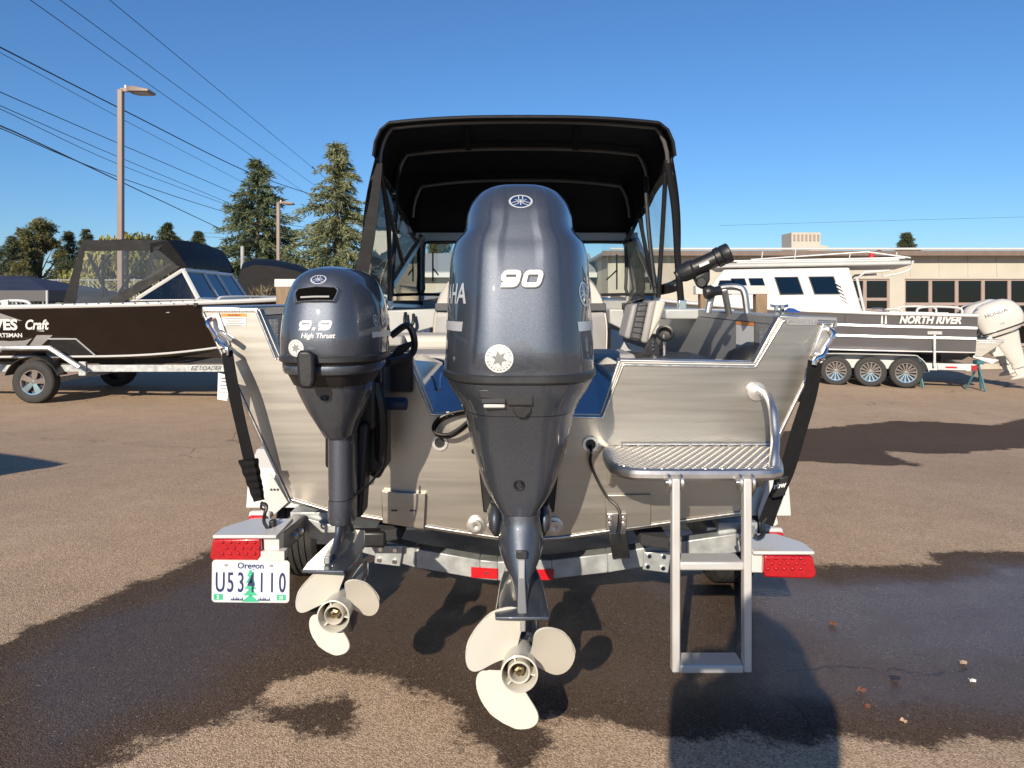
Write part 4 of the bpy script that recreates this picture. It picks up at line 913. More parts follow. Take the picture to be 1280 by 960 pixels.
am = MB().loft([cowl_ring(*l, crease=False) for l in interp_levels(L3, 5)], True, True); apron = am.build('apron', MOTOR, big, ang=50); BV3 = bvh_of(am)
L4 = [(.906, .066, 2.196, 2.44, 2.8), (.87, .062, 2.190, 2.43, 2.6), (.83, .070, 2.170, 2.43, 2.2), (.79, .072, 2.150, 2.43, 2.0), (.75, .056, 2.130, 2.42, 2.0), (.722, .034, 2.09, 2.41, 2.0), (.704, .022, 2.00, 2.40, 2.0)]
MB().loft([superring(MX + .004, l[1], l[2], l[3], l[0], l[4], 48) for l in interp_levels(L4, 5)], True, True).build('midsection', MOTOR, big, ang=50)
pl = [(-.073, 1.955), (.073, 1.955), (.076, 1.985), (.066, 2.20), (.05, 2.33), (-.05, 2.33), (-.066, 2.20), (-.076, 1.985)]
MB().prism([(MX + .004 + a, b, .690) for a, b in pl], (0, 0, .010)).build('anti_ventilation_plate', MOTOR, big, bevel=.003)
# bare wear strip / exhaust ridge on the tail
MB().loft([[Vector((MX + .004 + sx * w_, y, z)) for sx, y in ((-1, yb), (1, yb), (1, yb + .03), (-1, yb + .03))] for z, w_, yb in ((.79, .011, 2.142), (.745, .010, 2.112), (.715, .011, 2.035), (.7005, .013, 1.975))]).build('tail_ridge', GREYP, big, bevel=.003)
MB().box((MX + .004, 2.143, .805), (.032, .012, .022)).build('pitot_plate', BAND, big, bevel=.002)
for s in (-1, 1):
    MB().loft([superring(MX + s * .078, .018, 2.32, 2.44, .895, 2), superring(MX + s * .080, .026, 2.29, 2.46, .87, 2), superring(MX + s * .080, .026, 2.29, 2.46, .83, 2), superring(MX + s * .076, .014, 2.32, 2.43, .80, 2)]).build('lower_mount', MOTOR, big, ang=50)
    MB().box((MX + s * .13, 2.60, 1.02), (.035, .10, .42), Matrix.Rotation(R(6 * s), 3, 'Y')).build('clamp_bracket', BLACKP, big, bevel=.006)
    MB().tube([(MX + s * .135, 2.52, 1.14), (MX + s * .10, 2.50, .93)], .014, 8).build('tilt_ram', BAND, big)
    for z in (1.10, 1.03): MB().cyl((MX + s * .15, 2.56, z), (MX + s * .158, 2.54, z), .011, n=8).build('bolt', CHROME, big)
MB().box((MX, 2.57, 1.05), (.24, .15, .30)).build('swivel_bracket', BLACKP, big, bevel=.02)
gc = (MX + .006, 2.0, .56)
MB().lathe([(.044, 0), (.05, .05), (.055, .15), (.052, .28), (.038, .38), (.015, .44), (.001, .45)], (gc[0], 2.03, .56), (0, 1, 0), 28).build('gearcase', MOTOR, big)
MB().prism([(gc[0], 2.06, .695), (gc[0], 2.36, .695), (gc[0], 2.40, .60), (gc[0], 2.40, .55), (gc[0], 2.10, .50), (gc[0], 2.06, .60)], (.03, 0, 0)).build('strut', MOTOR, big, bevel=.012, seg=3)
MB().prism([(gc[0] - .008, 2.12, .53), (gc[0] - .008, 2.38, .53), (gc[0] - .008, 2.26, .385), (gc[0] - .008, 2.16, .385)], (.016, 0, 0)).build('skeg', MOTOR, big, bevel=.005)
MB().prism([(gc[0] - .008, 1.99, .69), (gc[0] - .008, 2.05, .69), (gc[0] - .008, 2.03, .64), (gc[0] - .008, 1.985, .645)], (.016, 0, 0)).build('trim_tab', GREYP, big, bevel=.004)
propeller(big, (MX - .005, 1.925, .562), .160, .0495, (17, 126, 244))
# lettering and emblems
numerals('90', MX + .003, 1.623, .050, .056, STICK, big, BV, 'number_badge', .006)
numerals('90', MX + .0045, 1.6215, .050, .056, BAND, big, BV, 'badge_edge', .003, 1.35)
ring_logo((MX + .002, 2, 1.858), .036, SILV, big, BV, mat('blue_emblem', (.02, .05, .14), .2, .3, .05, coat=1.0), zs=.62)
BVL = (BV[0], (1, 0, 0)); BVR = (BV[0], (-1, 0, 0))
Ml = Matrix(((0, 0, -1, 0), (-1, 0, 0, 2.26), (0, 1, 0, 1.578), (0, 0, 0, 1)))
text('YAMAHA', .085, SILV, big, Ml, conform=BVL, offset=.0012, xs=.92, lift=.002)
Mr = Matrix(((0, 0, 1, 0), (1, 0, 0, 2.36), (0, 1, 0, 1.578), (0, 0, 0, 1)))
text('YAMAHA', .085, SILV, big, Mr, conform=BVR, offset=.0012, xs=.92, lift=.002)
rl = ring_logo((0, 0, 0), .038, SILV, big, (BV[0], (0, 0, -100)), None)
def side_logo(yc, zc, rad, conf, m, parent):
    e = MB(); n = 36; c = Vector((0, yc, zc))
    def pt(r, a): return c + Vector((0, math.cos(a) * r, math.sin(a) * r))
    e.add([pt(rad * rr, 2 * math.pi * i / n) for rr in (.86, 1.0) for i in range(n)], [(i, (i + 1) % n, n + (i + 1) % n, n + i) for i in range(n)])
    for k in range(3):
        a = R(90 + 120 * k); d = Vector((0, math.cos(a), math.sin(a))); p = Vector((0, -d.z, d.y))
        for off, r0, r1 in ((0, -.55, .25), (.16, .25, .82), (-.16, .25, .82)):
            for i in range(4):
                u0, u1 = r0 + (r1 - r0) * i / 4, r0 + (r1 - r0) * (i + 1) / 4; w_ = .05
                e.add([c + (d * u0 + p * (off + w_)) * rad, c + (d * u1 + p * (off + w_)) * rad, c + (d * u1 + p * (off - w_)) * rad, c + (d * u0 + p * (off - w_)) * rad], [(0, 1, 2, 3)])
        for i in range(3):
            u0, u1 = -.16 + .32 * i / 3, -.16 + .32 * (i + 1) / 3
            e.add([c + (d * .21 + p * u0) * rad, c + (d * .21 + p * u1) * rad, c + (d * .31 + p * u1) * rad, c + (d * .31 + p * u0) * rad], [(0, 1, 2, 3)])
    me = e.mesh('emblem'); project(me, conf, .002); return finish(me, 'emblem', m, parent)
bpy.data.objects.remove(rl)
side_logo(2.165, 1.580, .037, BVR, SILV, big)
for s, bv in ((-1, BVL), (1, BVR)):
    st = MB().grid([[Vector((0, 2.10 + .47 * i / 20, 1.470 + .028 * j)) for i in range(21)] for j in range(2)])
    me = st.mesh('silver_stripe'); project(me, bv, .0015); finish(me, 'silver_stripe', SILV, big)
def sticker(c, rad, parent, bv, nm='round_sticker'):
    c = Vector(c); n = 32; b = MB()
    for r0, r1 in ((.0001, .35), (.35, .7), (.7, 1.0)):
        b.add([c + Vector((math.cos(2 * math.pi * i / n) * rad * rr, 0, math.sin(2 * math.pi * i / n) * rad * rr)) for rr in (r0, r1) for i in range(n)], [(i, (i + 1) % n, n + (i + 1) % n, n + i) for i in range(n)])
    me = b.mesh(nm); project(me, bv, .0012); o = finish(me, nm, STICK, parent)
    s_ = MB()
    s_.add([c + Vector((math.cos(2 * math.pi * i / 12 + .26) * rad * (.62 if i % 2 else .30), 0, math.sin(2 * math.pi * i / 12 + .26) * rad * (.62 if i % 2 else .30))) for i in range(12)] + [c], [(i, (i + 1) % 12, 12) for i in range(12)])
    s_.add([c + Vector((math.cos(2 * math.pi * i / n) * rad * rr, 0, math.sin(2 * math.pi * i / n) * rad * rr)) for rr in (.66, .69) for i in range(n)], [(i, (i + 1) % n, n + (i + 1) % n, n + i) for i in range(n)])
    me = s_.mesh('sticker_print'); project(me, bv, .0018); finish(me, 'sticker_print', GREYP, o)
    for k in range(22):
        a = 2 * math.pi * k / 22; q = c + Vector((math.cos(a) * rad * .83, 0, math.sin(a) * rad * .83)); u = Vector((math.cos(a), 0, math.sin(a))) * rad * .07; v_ = Vector((-math.sin(a), 0, math.cos(a))) * rad * .05
        if k % 11 == 0: continue
        m2 = MB().add([q + u + v_, q + u - v_, q - u - v_, q - u + v_], [(0, 1, 2, 3)]).mesh('print_mark'); project(m2, bv, .0018); finish(m2, 'print_mark', GREYP, o)
sticker((P(624, 0, 2.035).x, 2, 1.396), .040, big, BV)
# latch cover with its silver lever, and the plugs on the apron
lq = [Vector((P(x, 0, 2.06).x, 0, P(0, y, 2.06).z)) for x, y in ((598, 486), (666, 488), (666, 506), (635, 506), (632, 500), (600, 497))]
MB().prism([q + Vector((0, 2.046, 0)) for q in lq], (0, .05, 0)).build('latch_cover', BAND, big, bevel=.003)  # same paint as the cowl; the darker material stands in for its shading
MB().box((P(618, 0, 2.06).x, 2.062, P(0, 507, 2.06).z), (.062, .03, .012)).build('latch_lever', ANOD, big, bevel=.004)
MB().box((P(617, 0, 2.06).x, 2.056, P(0, 500, 2.06).z), (.066, .03, .012)).build('latch_slot', INK, big)
MB().loft([[q + Vector((0, 2.062, 0)) for q in [Vector((P(x, 0, 2.07).x, 0, P(0, y, 2.07).z)) for x, y in ((641, 507), (665, 507), (664, 515), (657, 522), (648, 522), (642, 515))]], [q + Vector((0, 2.12, 0)) for q in [Vector((P(x, 0, 2.07).x, 0, P(0, y, 2.07).z)) for x, y in ((641, 507), (665, 507), (664, 515), (657, 522), (648, 522), (642, 515))]]]).build('flush_socket', BLACKP, big, bevel=.003)
MB().lathe([(.001, -.004), (.008, -.004), (.011, .0), (.015, -.003), (.017, .0), (.017, .03)], (P(649, 0, 2.16).x, 2.156, P(0, 606, 2.16).z), (0, 1, 0), 24).build('flush_plug', BLACKP, big)

# ---------------- kicker outboard
KX = -0.540
kick = thing('kicker_motor', 'small blue grey kicker outboard numbered 9.9 on the left of the transom', 'outboard motor', (KX, 2.3, .55))
def kring(z, hw, y0, y1, e, xc=KX, n=72):
    r = superring(xc, hw, y0, y1, z, e + .8, n, e)
    for q in r: t_ = max(0.0, ((y0 + y1) / 2 - q.y) / ((y1 - y0) / 2)); q.x = xc + (q.x - xc) * (1 - .22 * t_ ** 1.5)
    return r
K = [(1.398, .1505, 1.990, 2.44, 2.6), (1.413, .1515, 1.986, 2.45, 2.6), (1.452, .1535, 1.984, 2.46, 2.6), (1.50, .150, 1.990, 2.46, 2.6), (1.555, .140, 2.003, 2.45, 2.6), (1.604, .123, 2.022, 2.43, 2.6), (1.632, .104, 2.045, 2.41, 2.6), (1.652, .074, 2.085, 2.38, 2.5), (1.662, .032, 2.14, 2.32, 2.3)]
km = MB().loft([kring(l[0], l[1], l[2], l[3], l[4]) for l in interp_levels(K, 6)], False, True); km.build('cowl', MOTOR, kick, ang=50); KB = bvh_of(km)
MB().loft([kring(1.384, .1505, 1.988, 2.45, 2.6), kring(1.388, .1555, 1.981, 2.452, 2.6), kring(1.400, .1555, 1.981, 2.452, 2.6), kring(1.404, .1515, 1.987, 2.448, 2.6)]).build('trim_band', BAND, kick, ang=30)
K2 = [(1.386, .1475, 1.992, 2.43, 2.6), (1.362, .138, 2.000, 2.42, 2.6), (1.335, .124, 2.015, 2.40, 2.6), (1.316, .114, 2.028, 2.38, 2.6)]
MB().loft([kring(l[0], l[1], l[2], l[3], l[4]) for l in interp_levels(K2, 3)]).build('lower_cowl', BLACKP, kick, ang=50)
MB().loft([kring(1.352, .1395, 1.996, 2.42, 2.6), kring(1.358, .1430, 1.993, 2.42, 2.6), kring(1.370, .1455, 1.991, 2.42, 2.6), kring(1.376, .1455, 1.993, 2.42, 2.6)]).build('cowl_lip', MOTOR, kick, ang=30)
K3 = [(1.314, .110, 2.040, 2.36, 2.6), (1.29, .106, 2.050, 2.36, 2.6), (1.235, .084, 2.075, 2.34, 2.6), (1.19, .060, 2.10, 2.32, 2.8), (1.152, .044, 2.130, 2.30, 2.8)]
MB().loft([kring(l[0], l[1], l[2], l[3], l[4], KX + .012 * (1.314 - l[0]) / .16) for l in interp_levels(K3, 4)]).build('apron', MOTOR, kick, ang=50)
LX = KX + .018
MB().loft([superring(LX, .0400, 2.150, 2.30, z, 2.4, 40) for z in (1.155, .96)]).build('leg', MOTOR, kick, ang=50)
MB().loft([superring(LX, .0408, 2.149, 2.30, .958, 2.4, 40), superring(LX, .0408, 2.149, 2.30, .895, 2.4, 40), superring(LX, .037, 2.153, 2.297, .884, 2.4, 40)]).build('leg_sleeve', MOTOR, kick, ang=40)
KL = [(.884, .018, 2.160, 2.29, 2.2), (.86, .016, 2.145, 2.31, 2.2), (.835, .017, 2.11, 2.34, 2.1), (.815, .022, 2.06, 2.36, 2.0), (.808, .035, 2.03, 2.37, 2.0)]
MB().loft([superring(LX, l[1], l[2], l[3], l[0], l[4], 32) for l in interp_levels(KL, 4)]).build('midsection', MOTOR, kick, ang=50)
MB().prism([(LX + a, b, .800) for a, b in ((-.064, 2.005), (.055, 2.000), (.070, 2.08), (.070, 2.22), (.04, 2.36), (-.015, 2.37), (-.045, 2.28), (-.066, 2.06))], (0, 0, .009)).build('anti_ventilation_plate', MOTOR, kick, bevel=.003)
MB().box((LX - .004, 2.058, .822), (.016, .03, .022)).build('exhaust_tab', GREYP, kick, bevel=.003)
KC = (LX + .030, 1.985, .690)
MB().lathe([(.036, 0), (.040, .05), (.042, .14), (.036, .24), (.02, .32), (.001, .34)], (KC[0], 2.05, KC[2]), (0, 1, 0), 24).build('gearcase', MOTOR, kick)
MB().prism([(KC[0] - .012, 2.08, .805), (KC[0] - .012, 2.32, .805), (KC[0] - .012, 2.33, .70), (KC[0] - .012, 2.10, .70)], (.024, 0, 0)).build('strut', MOTOR, kick, bevel=.009, seg=3)
MB().prism([(KC[0] - .006, 2.12, .66), (KC[0] - .006, 2.34, .66), (KC[0] - .006, 2.26, .55), (KC[0] - .006, 2.19, .55)], (.012, 0, 0)).build('skeg', MOTOR, kick, bevel=.004)
propeller(kick, KC, .120, .0440, (20, 126, 246))
# intake scoop, handle, lettering
ix = [(-.050, .024), (0, .024), (.050, .024), (.058, .016), (.054, -.004), (.048, -.022), (0, -.023), (-.048, -.022), (-.054, -.004), (-.058, .016)]
SD = Vector((0, .80, -.60))
def on_cowl(x, z, lift): 
    h = KB[0].ray_cast(Vector((x, 2.03, z)) - SD, SD); return (h[0] if h[0] else Vector((x, 2.05, z))) - SD * lift
ic = (KX - .008, 1.561)
def scoop(s, lift): return [on_cowl(ic[0] + a * s, ic[1] + b * s, lift) for a, b in ix]
fr = MB().loft([scoop(1.25, -.004), scoop(1.20, .006), scoop(1.05, .009), scoop(.98, .002)], False, False); sc_ = fr.build('intake_scoop', MOTOR, kick, ang=40, bevel=.0015)
MB().loft([scoop(1.06, .0045), scoop(1.0, .005), scoop(.5, .006), scoop(.02, .006)], False, True).build('intake_mouth_shade', RECESS_SHADE, sc_)  # black plate laid on the cowl; its colour paints the recess shade
MB().tube([on_cowl(ic[0] - .040, ic[1] - .012, .008), on_cowl(ic[0], ic[1] - .013, .008), on_cowl(ic[0] + .040, ic[1] - .012, .008)], .0028, 6).build('intake_bar', LTGREY, sc_)
ring_logo((KX - .006, 2, 1.647), .0225, SILV, kick, (KB[0], (0, .75, -.66)), mat('blue_emblem', (.02, .05, .14)))
numerals('9.9', KX - .004, 1.491, .027, .036, STICK, kick, KB, 'number_decal', .0022)
text('High Thrust', .0195, STICK, kick, RV((KX + .004, 2, 1.462)), shear=.2, offset=.0005, conform=KB, xs=.98, lift=.002)
KBR = (KB[0], (-1, 0, 0))
text('YAMAHA', .046, SILV, kick, Matrix(((0, 0, 1, 0), (1, 0, 0, 2.245), (0, 1, 0, 1.500), (0, 0, 0, 1))), conform=KBR, offset=.0006, xs=.85, lift=.002)
side_logo(2.120, 1.502, .017, KBR, SILV, kick)
st = MB().grid([[Vector((0, 2.09 + .3 * i / 14, 1.452 + .016 * j)) for i in range(15)] for j in range(2)]); me = st.mesh('silver_stripe'); project(me, KBR, .0012); finish(me, 'silver_stripe', SILV, kick)
sticker((KX - .058, 2, 1.428), .0235, kick, KB)
hp = [Vector((KX - .020 + a, 1.978, 1.372 + b)) for a, b in ((-.020, .052), (.010, .052), (.022, .04), (.024, -.03), (.016, -.052), (-.012, -.052), (-.020, -.04), (-.026, .03))]
MB().prism(hp, (0, -.028, 0)).build('tilt_handle', BLACKP, kick, bevel=.010, seg=3)
MB().box((KX - .020, 1.990, 1.372), (.03, .03, .05)).build('handle_stub', BLACKP, kick)
MB().lathe([(.001, -.003), (.007, -.003), (.009, .0), (.012, -.002), (.013, .03)], Vector((KX + .006, 2.052, P(0, 496, 2.06).z)), (0, 1, 0), 20).build('flush_plug', BLACKP, kick)
# clamp bracket and tilt hardware between motor and transom
MB().box((KX + .085, 2.46, 1.17), (.06, .16, .36)).build('clamp_bracket', BLACKP, kick, bevel=.012)
MB().box((KX - .06, 2.50, 1.17), (.05, .2, .34)).build('clamp_bracket', BLACKP, kick, bevel=.012)
MB().box((KX + .02, 2.40, 1.22), (.16, .14, .16)).build('swivel_bracket', BLACKP, kick, bevel=.015)
MB().cyl((KX + .10, 2.44, 1.213), (KX + .185, 2.43, 1.213), .022).build('tilt_motor_cap', mat('navy_plastic', (.02, .03, .07), .4), kick, bevel=.004)
MB().tube(smooth_path([(KX + .09, 2.36, 1.29), (KX + .11, 2.36, 1.19), (KX + .10, 2.40, 1.03), (KX + .08, 2.42, .98)], 5), .022, 8).build('tilt_ram', BLACKP, kick)
MB().box((KX + .055, 2.34, 1.02), (.035, .10, .30), Matrix.Rotation(R(4), 3, 'Y')).build('swivel_leg', BLACKP, kick, bevel=.01)
MB().box((KX + .08, 2.62, 1.30), (.20, .04, .14)).build('transom_pad', BLACKP, kick, bevel=.006)
# steering tiller loop and cowling cable on the right
MB().tube(smooth_path([(KX + .12, 2.50, 1.44), (KX + .175, 2.50, 1.475), (KX + .20, 2.50, 1.43), (KX + .19, 2.50, 1.375), (KX + .12, 2.48, 1.35)], 6), .012, 8).build('steering_arm', BLACKP, kick)
MB().prism([P(497, 432, 2.55), P(515, 426, 2.55), P(517, 430, 2.55), P(498, 447, 2.55), P(480, 455, 2.55)], (0, .03, 0)).build('tiller', BLACKP, kick, bevel=.006)
MB().tube(smooth_path([(LX + .04, 2.2, .965), (LX + .075, 2.28, .985), (LX + .10, 2.36, 1.02)], 5), .004, 5).build('drain_hose', BLACKP, kick)

# ================================================================ trailer under the aluminium boat
def wheel(parent, c, r, wd, side, rim_m, spokes=5, axis=(0, 1, 0), rimr=.6, narrow=.2):
    """tyre with tread grooves, child rim; side = +1/-1 outward along the axis"""
    ax = Vector(axis).normalized() * side; c = Vector(c); h = wd / 2
    prof = [(r * rimr, -h * .8), (r * .78, -h), (r * .93, -h * .92), (r * .985, -h * .78)]
    for k in range(5):
        a = -h * .74 + k * (h * 1.48 / 5); b_ = a + h * 1.48 / 5
        prof += [(r, a + .004), (r, b_ - .006), (r * .975, b_ - .004), (r * .975, b_ + .002)]
    prof += [(r * .985, h * .78), (r * .93, h * .92), (r * .78, h), (r * .66, h * .93), (r * rimr, h * .8), (r * rimr * .97, h * .4)]
    t = MB().lathe(prof, c, ax, 40).build('wheel', RUBBER, parent, ang=25)
    rr = r * rimr
    rm = MB().lathe([(rr, h * .55), (rr * 1.02, h * .86), (rr * .93, h * .84), (rr * .90, h * .3)], c, ax, 36)
    rm.lathe([(.001, h * .72), (rr * .17, h * .70), (rr * .20, h * .5), (rr * .2, h * .2)], c, ax, 16)
    u = ax.orthogonal().normalized(); v = ax.cross(u)
    for k in range(spokes):
        a = 2 * math.pi * k / spokes; d = u * math.cos(a) + v * math.sin(a); p = ax.cross(d); w0, w1 = rr * narrow * .6, rr * narrow
        q = lambda rad, off, hh: c + d * rad + p * off + ax * hh
        rm.loft([[q(rr * .15, -w0, h * .68), q(rr * .15, w0, h * .68), q(rr * .15, w0, h * .4), q(rr * .15, -w0, h * .4)], [q(rr * .95, -w1, h * .80), q(rr * .95, w1, h * .80), q(rr * .95, w1, h * .5), q(rr * .95, -w1, h * .5)]])
    rm.build('rim', rim_m, t, recalc=False)
    MB().lathe([(rr * .99, h * .25), (rr * .5, h * .2), (.001, h * .2)], c, ax, 28).build('spoke_gap_shade', INK, t)  # near-black backing disc, paints the shade in the gaps between spokes
    return t
trl = thing('boat_trailer', 'galvanised boat trailer with red tail lights carrying the aluminium boat', 'trailer', (XC, 3.5, 0))
CYY = 2.88
def cp(px, py, d=0): return P(px, py, CYY) + Vector((0, d, 0))
# V shaped rear crossmember, channel section
tops = [(385, 648), (470, 672), (520, 686), (600, 700), (622, 702), (690, 700), (760, 692), (858, 676), (942, 664)]
hgt = 24
for (a, b) in zip(tops[:-1], tops[1:]):
    A, B = cp(*a), cp(*b); h_ = hgt / FPX * CYY
    MB().loft([[q, q + Vector((0, .07, 0)), q + Vector((0, .07, -h_)), q + Vector((0, 0, -h_))] for q in (A, B)]).build('crossmember', GALV, trl, bevel=.004)
for x0_, x1_, dz in ((589, 622, 0), (668, 692, 0)):
    MB().prism([cp(x0_, 708, -.004), cp(x1_, 710, -.004), cp(x1_, 723, -.004), cp(x0_, 721, -.004)] if x0_ < 640 else [cp(x0_, 711, -.004), cp(x1_, 711, -.004), cp(x1_, 724, -.004), cp(x0_, 724, -.004)], (0, -.004, 0)).build('red_marker', REDF, trl)
MB().cyl(cp(608, 715, -.009), cp(608, 715, -.012), .005).build('rivet', CHROME, trl)
# bunks and their brackets
for px, py, s in ((485, 668, -1), (818, 676, 1)):
    q = P(px, py, 2.72)
    MB().loft([[Vector((q.x + a, y, q.z + (y - 2.72) * .006 + b + s * a * -.14)) for a, b in ((-.055, -.022), (.055, -.022), (.055, .022), (-.055, .022))] for y in (2.70, 6.2)]).build('bunk', BUNK, trl, bevel=.008)
    MB().prism([cp(px - 14, py + 12, -.012), cp(px + 20, py + 12, -.012), cp(px + 16, py + 38, -.012), cp(px - 16, py + 34, -.012)], (0, -.008, 0)).build('bunk_bracket', GALV, trl, bevel=.003)
    for a, b in ((-8, 16), (10, 17), (-10, 29), (9, 31)): MB().cyl(cp(px + a, py + b, -.02), cp(px + a, py + b, -.030), .009, n=6).build('bolt', CHROME, trl)
MB().box(P(462, 672, 2.72), (.13, .06, .06)).build('keel_pad', BLACKP, trl, bevel=.01)
# side rails running forward, axle, fenders, wheels, light arms
for s in (-1, 1):
    xr = XC + s * .80
    zr = .60 + rollz(xr)
    MB().box((xr, 5.0, zr), (.06, 4.1, .10)).build('side_rail', GALV, trl, bevel=.004)
    MB().tube([(xr, 7.0, zr), (XC + s * .06, 8.9, zr)], .05, 4).build('tongue_rail', GALV, trl)
MB().box((XC, 3.42, .52), (1.85, .07, .07)).build('axle', GALV, trl, bevel=.004)
MB().box((XC, 9.0, .58), (.10, .8, .10)).build('tongue', GALV, trl, bevel=.004)
MB().cyl((XC, 8.9, gz(0, 8.9)), (XC, 8.9, .7), .035).build('jack', GALV, trl)
for s in (-1, 1):
    r_ = .285; wc = Vector((XC + s * .975, 3.42, gz(XC + s * .975, 3.42) + r_ - .004))
    wheel(trl, wc, r_, .19, s, ALU2, 5, (1, 0, 0))
    # white fender box around the wheel
    x_in, x_out = XC + s * .935, XC + s * 1.16; zt = wc.z + r_ + .05
    prof = [(3.07, zt - .22), (3.10, zt - .06), (3.20, zt), (3.64, zt), (3.74, zt - .06), (3.78, zt - .22)]
    rows = [[Vector((x, y, z)) for y, z in prof] for x in (x_in, x_out)] 
    MB().grid(rows).build('fender', WHITE, trl, ang=20, solid=.006)
    MB().prism([Vector((x_in, y, z)) for y, z in prof] + [Vector((x_in, 3.72, zt - .24)), Vector((x_in, 3.12, zt - .24))], (s * .004, 0, 0)).build('fender_skirt', WHITE, trl)
    # guide panel rising from the arm behind the hull
    ga = [(360, 628), (337, 590), (326, 640), (330, 655)] if s < 0 else [(947, 640), (961, 598), (973, 655), (950, 668)]
    MB().prism([P(a, b, 3.05) for a, b in ga], (0, .006, 0)).build('guide_panel', WHITE, trl, bevel=.002)
    for k in range(3 if s < 0 else 0): MB().cyl(P(339 + 4 * k, 612, 3.05), P(339 + 4 * k, 612, 3.046), .005, n=8).build('hole', INK, trl)
    # light arm
    AY = 2.43
    if s < 0:
        arm = [(330, 672), (348, 672), (348, 700), (330, 698)]
        A0, A1 = P(339, 685, AY), P(374, 655, 2.90)
        lens = [(270, 671), (329, 670), (330, 692), (324, 699), (271, 699), (266, 693)]; topq = [(272, 671), (348, 670), (366, 642), (292, 652)]; face = [(329, 670), (349, 670), (349, 699), (329, 697)]
    else:
        lens = [(952, 691), (1012, 692), (1017, 715), (1012, 720), (953, 718), (951, 712)]; topq = [(938, 690), (1014, 689), (1006, 680), (940, 672)]; face = [(937, 688), (953, 689), (953, 716), (938, 715)]
        A0, A1 = P(944, 702, AY), P(936, 668, 2.90)
    h_ = .076
    MB().loft([[q + Vector((-.024, 0, h_ / 2)), q + Vector((.024, 0, h_ / 2)), q + Vector((.024, 0, -h_ / 2)), q + Vector((-.024, 0, -h_ / 2))] for q in (A0, A1)]).build('light_arm', GREYP if s < 0 else WHITE, trl, bevel=.003)
    MB().box(A1 + Vector((-s * .04, .06, 0)), (.16, .10, .09)).build('arm_joint', GALV, trl, bevel=.004)
    for k in range(2):
        q = A0.lerp(A1, .45 + .2 * k); MB().cyl(q + Vector((-s * .022, 0, 0)), q + Vector((-s * .046, 0, 0)), .012, n=6).build('arm_bolt', CHROME, trl)
    MB().prism([P(a, b, AY - .006) for a, b in face], (0, .05, 0)).build('arm_end_plate', WHITE, trl, bevel=.002)
    x_a, x_b = (P(270, 0, AY).x, P(349, 0, AY).x) if s < 0 else (P(938, 0, AY).x, P(1014, 0, AY).x)
    zt2 = P(0, 670 if s < 0 else 690, AY).z
    hood = [(x_a, AY - .03), (x_b, AY - .03), (x_b, AY + .16), (x_a + .06, AY + .16), (x_a, AY + .06)] if s < 0 else [(x_a, AY - .03), (x_b, AY - .03), (x_b, AY + .06), (x_b - .06, AY + .16), (x_a, AY + .16)]
    MB().prism([(a, b, zt2) for a, b in hood], (0, 0, .012)).build('light_hood', WHITE, trl, bevel=.004)
    MB().box(((x_a + x_b) / 2, AY + .03, zt2 - .036), (x_b - x_a - .03, .03, .06)).build('light_housing', BLACKP, trl)
    lo_ = MB().prism([P(a, b, AY) for a, b in lens], (0, -.028, 0)).build('tail_light', RED, trl, bevel=.006, seg=3)
    c0, c1 = P(lens[0][0] + 8, lens[0][1] + 7, AY - .0285), P(lens[1][0] - 6, lens[4][1] - 7, AY - .0285)
    for i in range(5):
        for j in range(3): 
            MB().lathe([(.001, -.0045), (.0045, -.003), (.0065, .0)], Vector((c0.x + (c1.x - c0.x) * (i + .5 * (j % 2)) / 4.5, c0.y, c0.z + (c1.z - c0.z) * j / 2)), (0, 1, 0), 10).build('led_lens', RED, lo_)
    q = P(322 if s < 0 else 968, 651 if s < 0 else 672, 3.0); MB().box(q, (.07, .03, .045)).build('side_marker', REDF, trl, bevel=.008); MB().box(q + Vector((0, .03, .0)), (.09, .03, .065)).build('marker_base', WHITE, trl, bevel=.01)
# licence plate
PYL = 2.40
pa, pb = P(265, 700, PYL), P(362, 753, PYL); pc = (pa + pb) / 2; pw, ph = (pb.x - pa.x), (pa.z - pb.z)
plate = thing('licence_plate', 'white Oregon licence plate reading U534110 below the left tail light', 'licence plate', (pc.x, PYL, pb.z))
TI = Matrix.Rotation(R(-0.9), 4, 'Y')
def PM(dx, dz, lift=.003): return Matrix.Translation(pc) @ Matrix.Rotation(R(0.6), 4, 'Y') @ Matrix(((1, 0, 0, dx), (0, 0, -1, -lift), (0, 1, 0, dz), (0, 0, 0, 1)))
def plq(pts, lift, name, m_, parent, th=.0008):
    M_ = Matrix.Translation(pc) @ Matrix.Rotation(R(0.6), 4, 'Y')
    return MB().prism([M_ @ Vector((a, -lift, b)) for a, b in pts], M_.to_3x3() @ Vector((0, -th, 0))).build(name, m_, parent)
rp = []
for sx, sz, a0 in ((1, 1, 0), (-1, 1, 90), (-1, -1, 180), (1, -1, 270)):
    for k in range(5): a = R(a0 + 22.5 * k); rp.append((sx * (pw / 2 - .012) + .012 * math.cos(a), sz * (ph / 2 - .012) + .012 * math.sin(a)))
bp_ = plq(rp, 0, 'plate', WHITE, plate, .0015)
PALE = mat('plate_tint', (.62, .72, .84), .4, 0, .15, 12, cvar=(.80, .80, .84))
plq([(a * .965, b * .93) for a, b in rp], .0016, 'plate_face', PALE, plate, .0004)
tree_m = []
for k in range(5):
    z = .038 - k * .021; w_ = .012 + k * .0045
    plq([(-w_, z - .022), (w_, z - .022), (.004, z), (-.004, z)], .0022, 'tree_print', GREEN, plate, .0003)
plq([(-.003, -.066), (.003, -.066), (.003, .0), (-.003, .0)], .0021, 'tree_trunk_print', GREEN, plate, .0003)
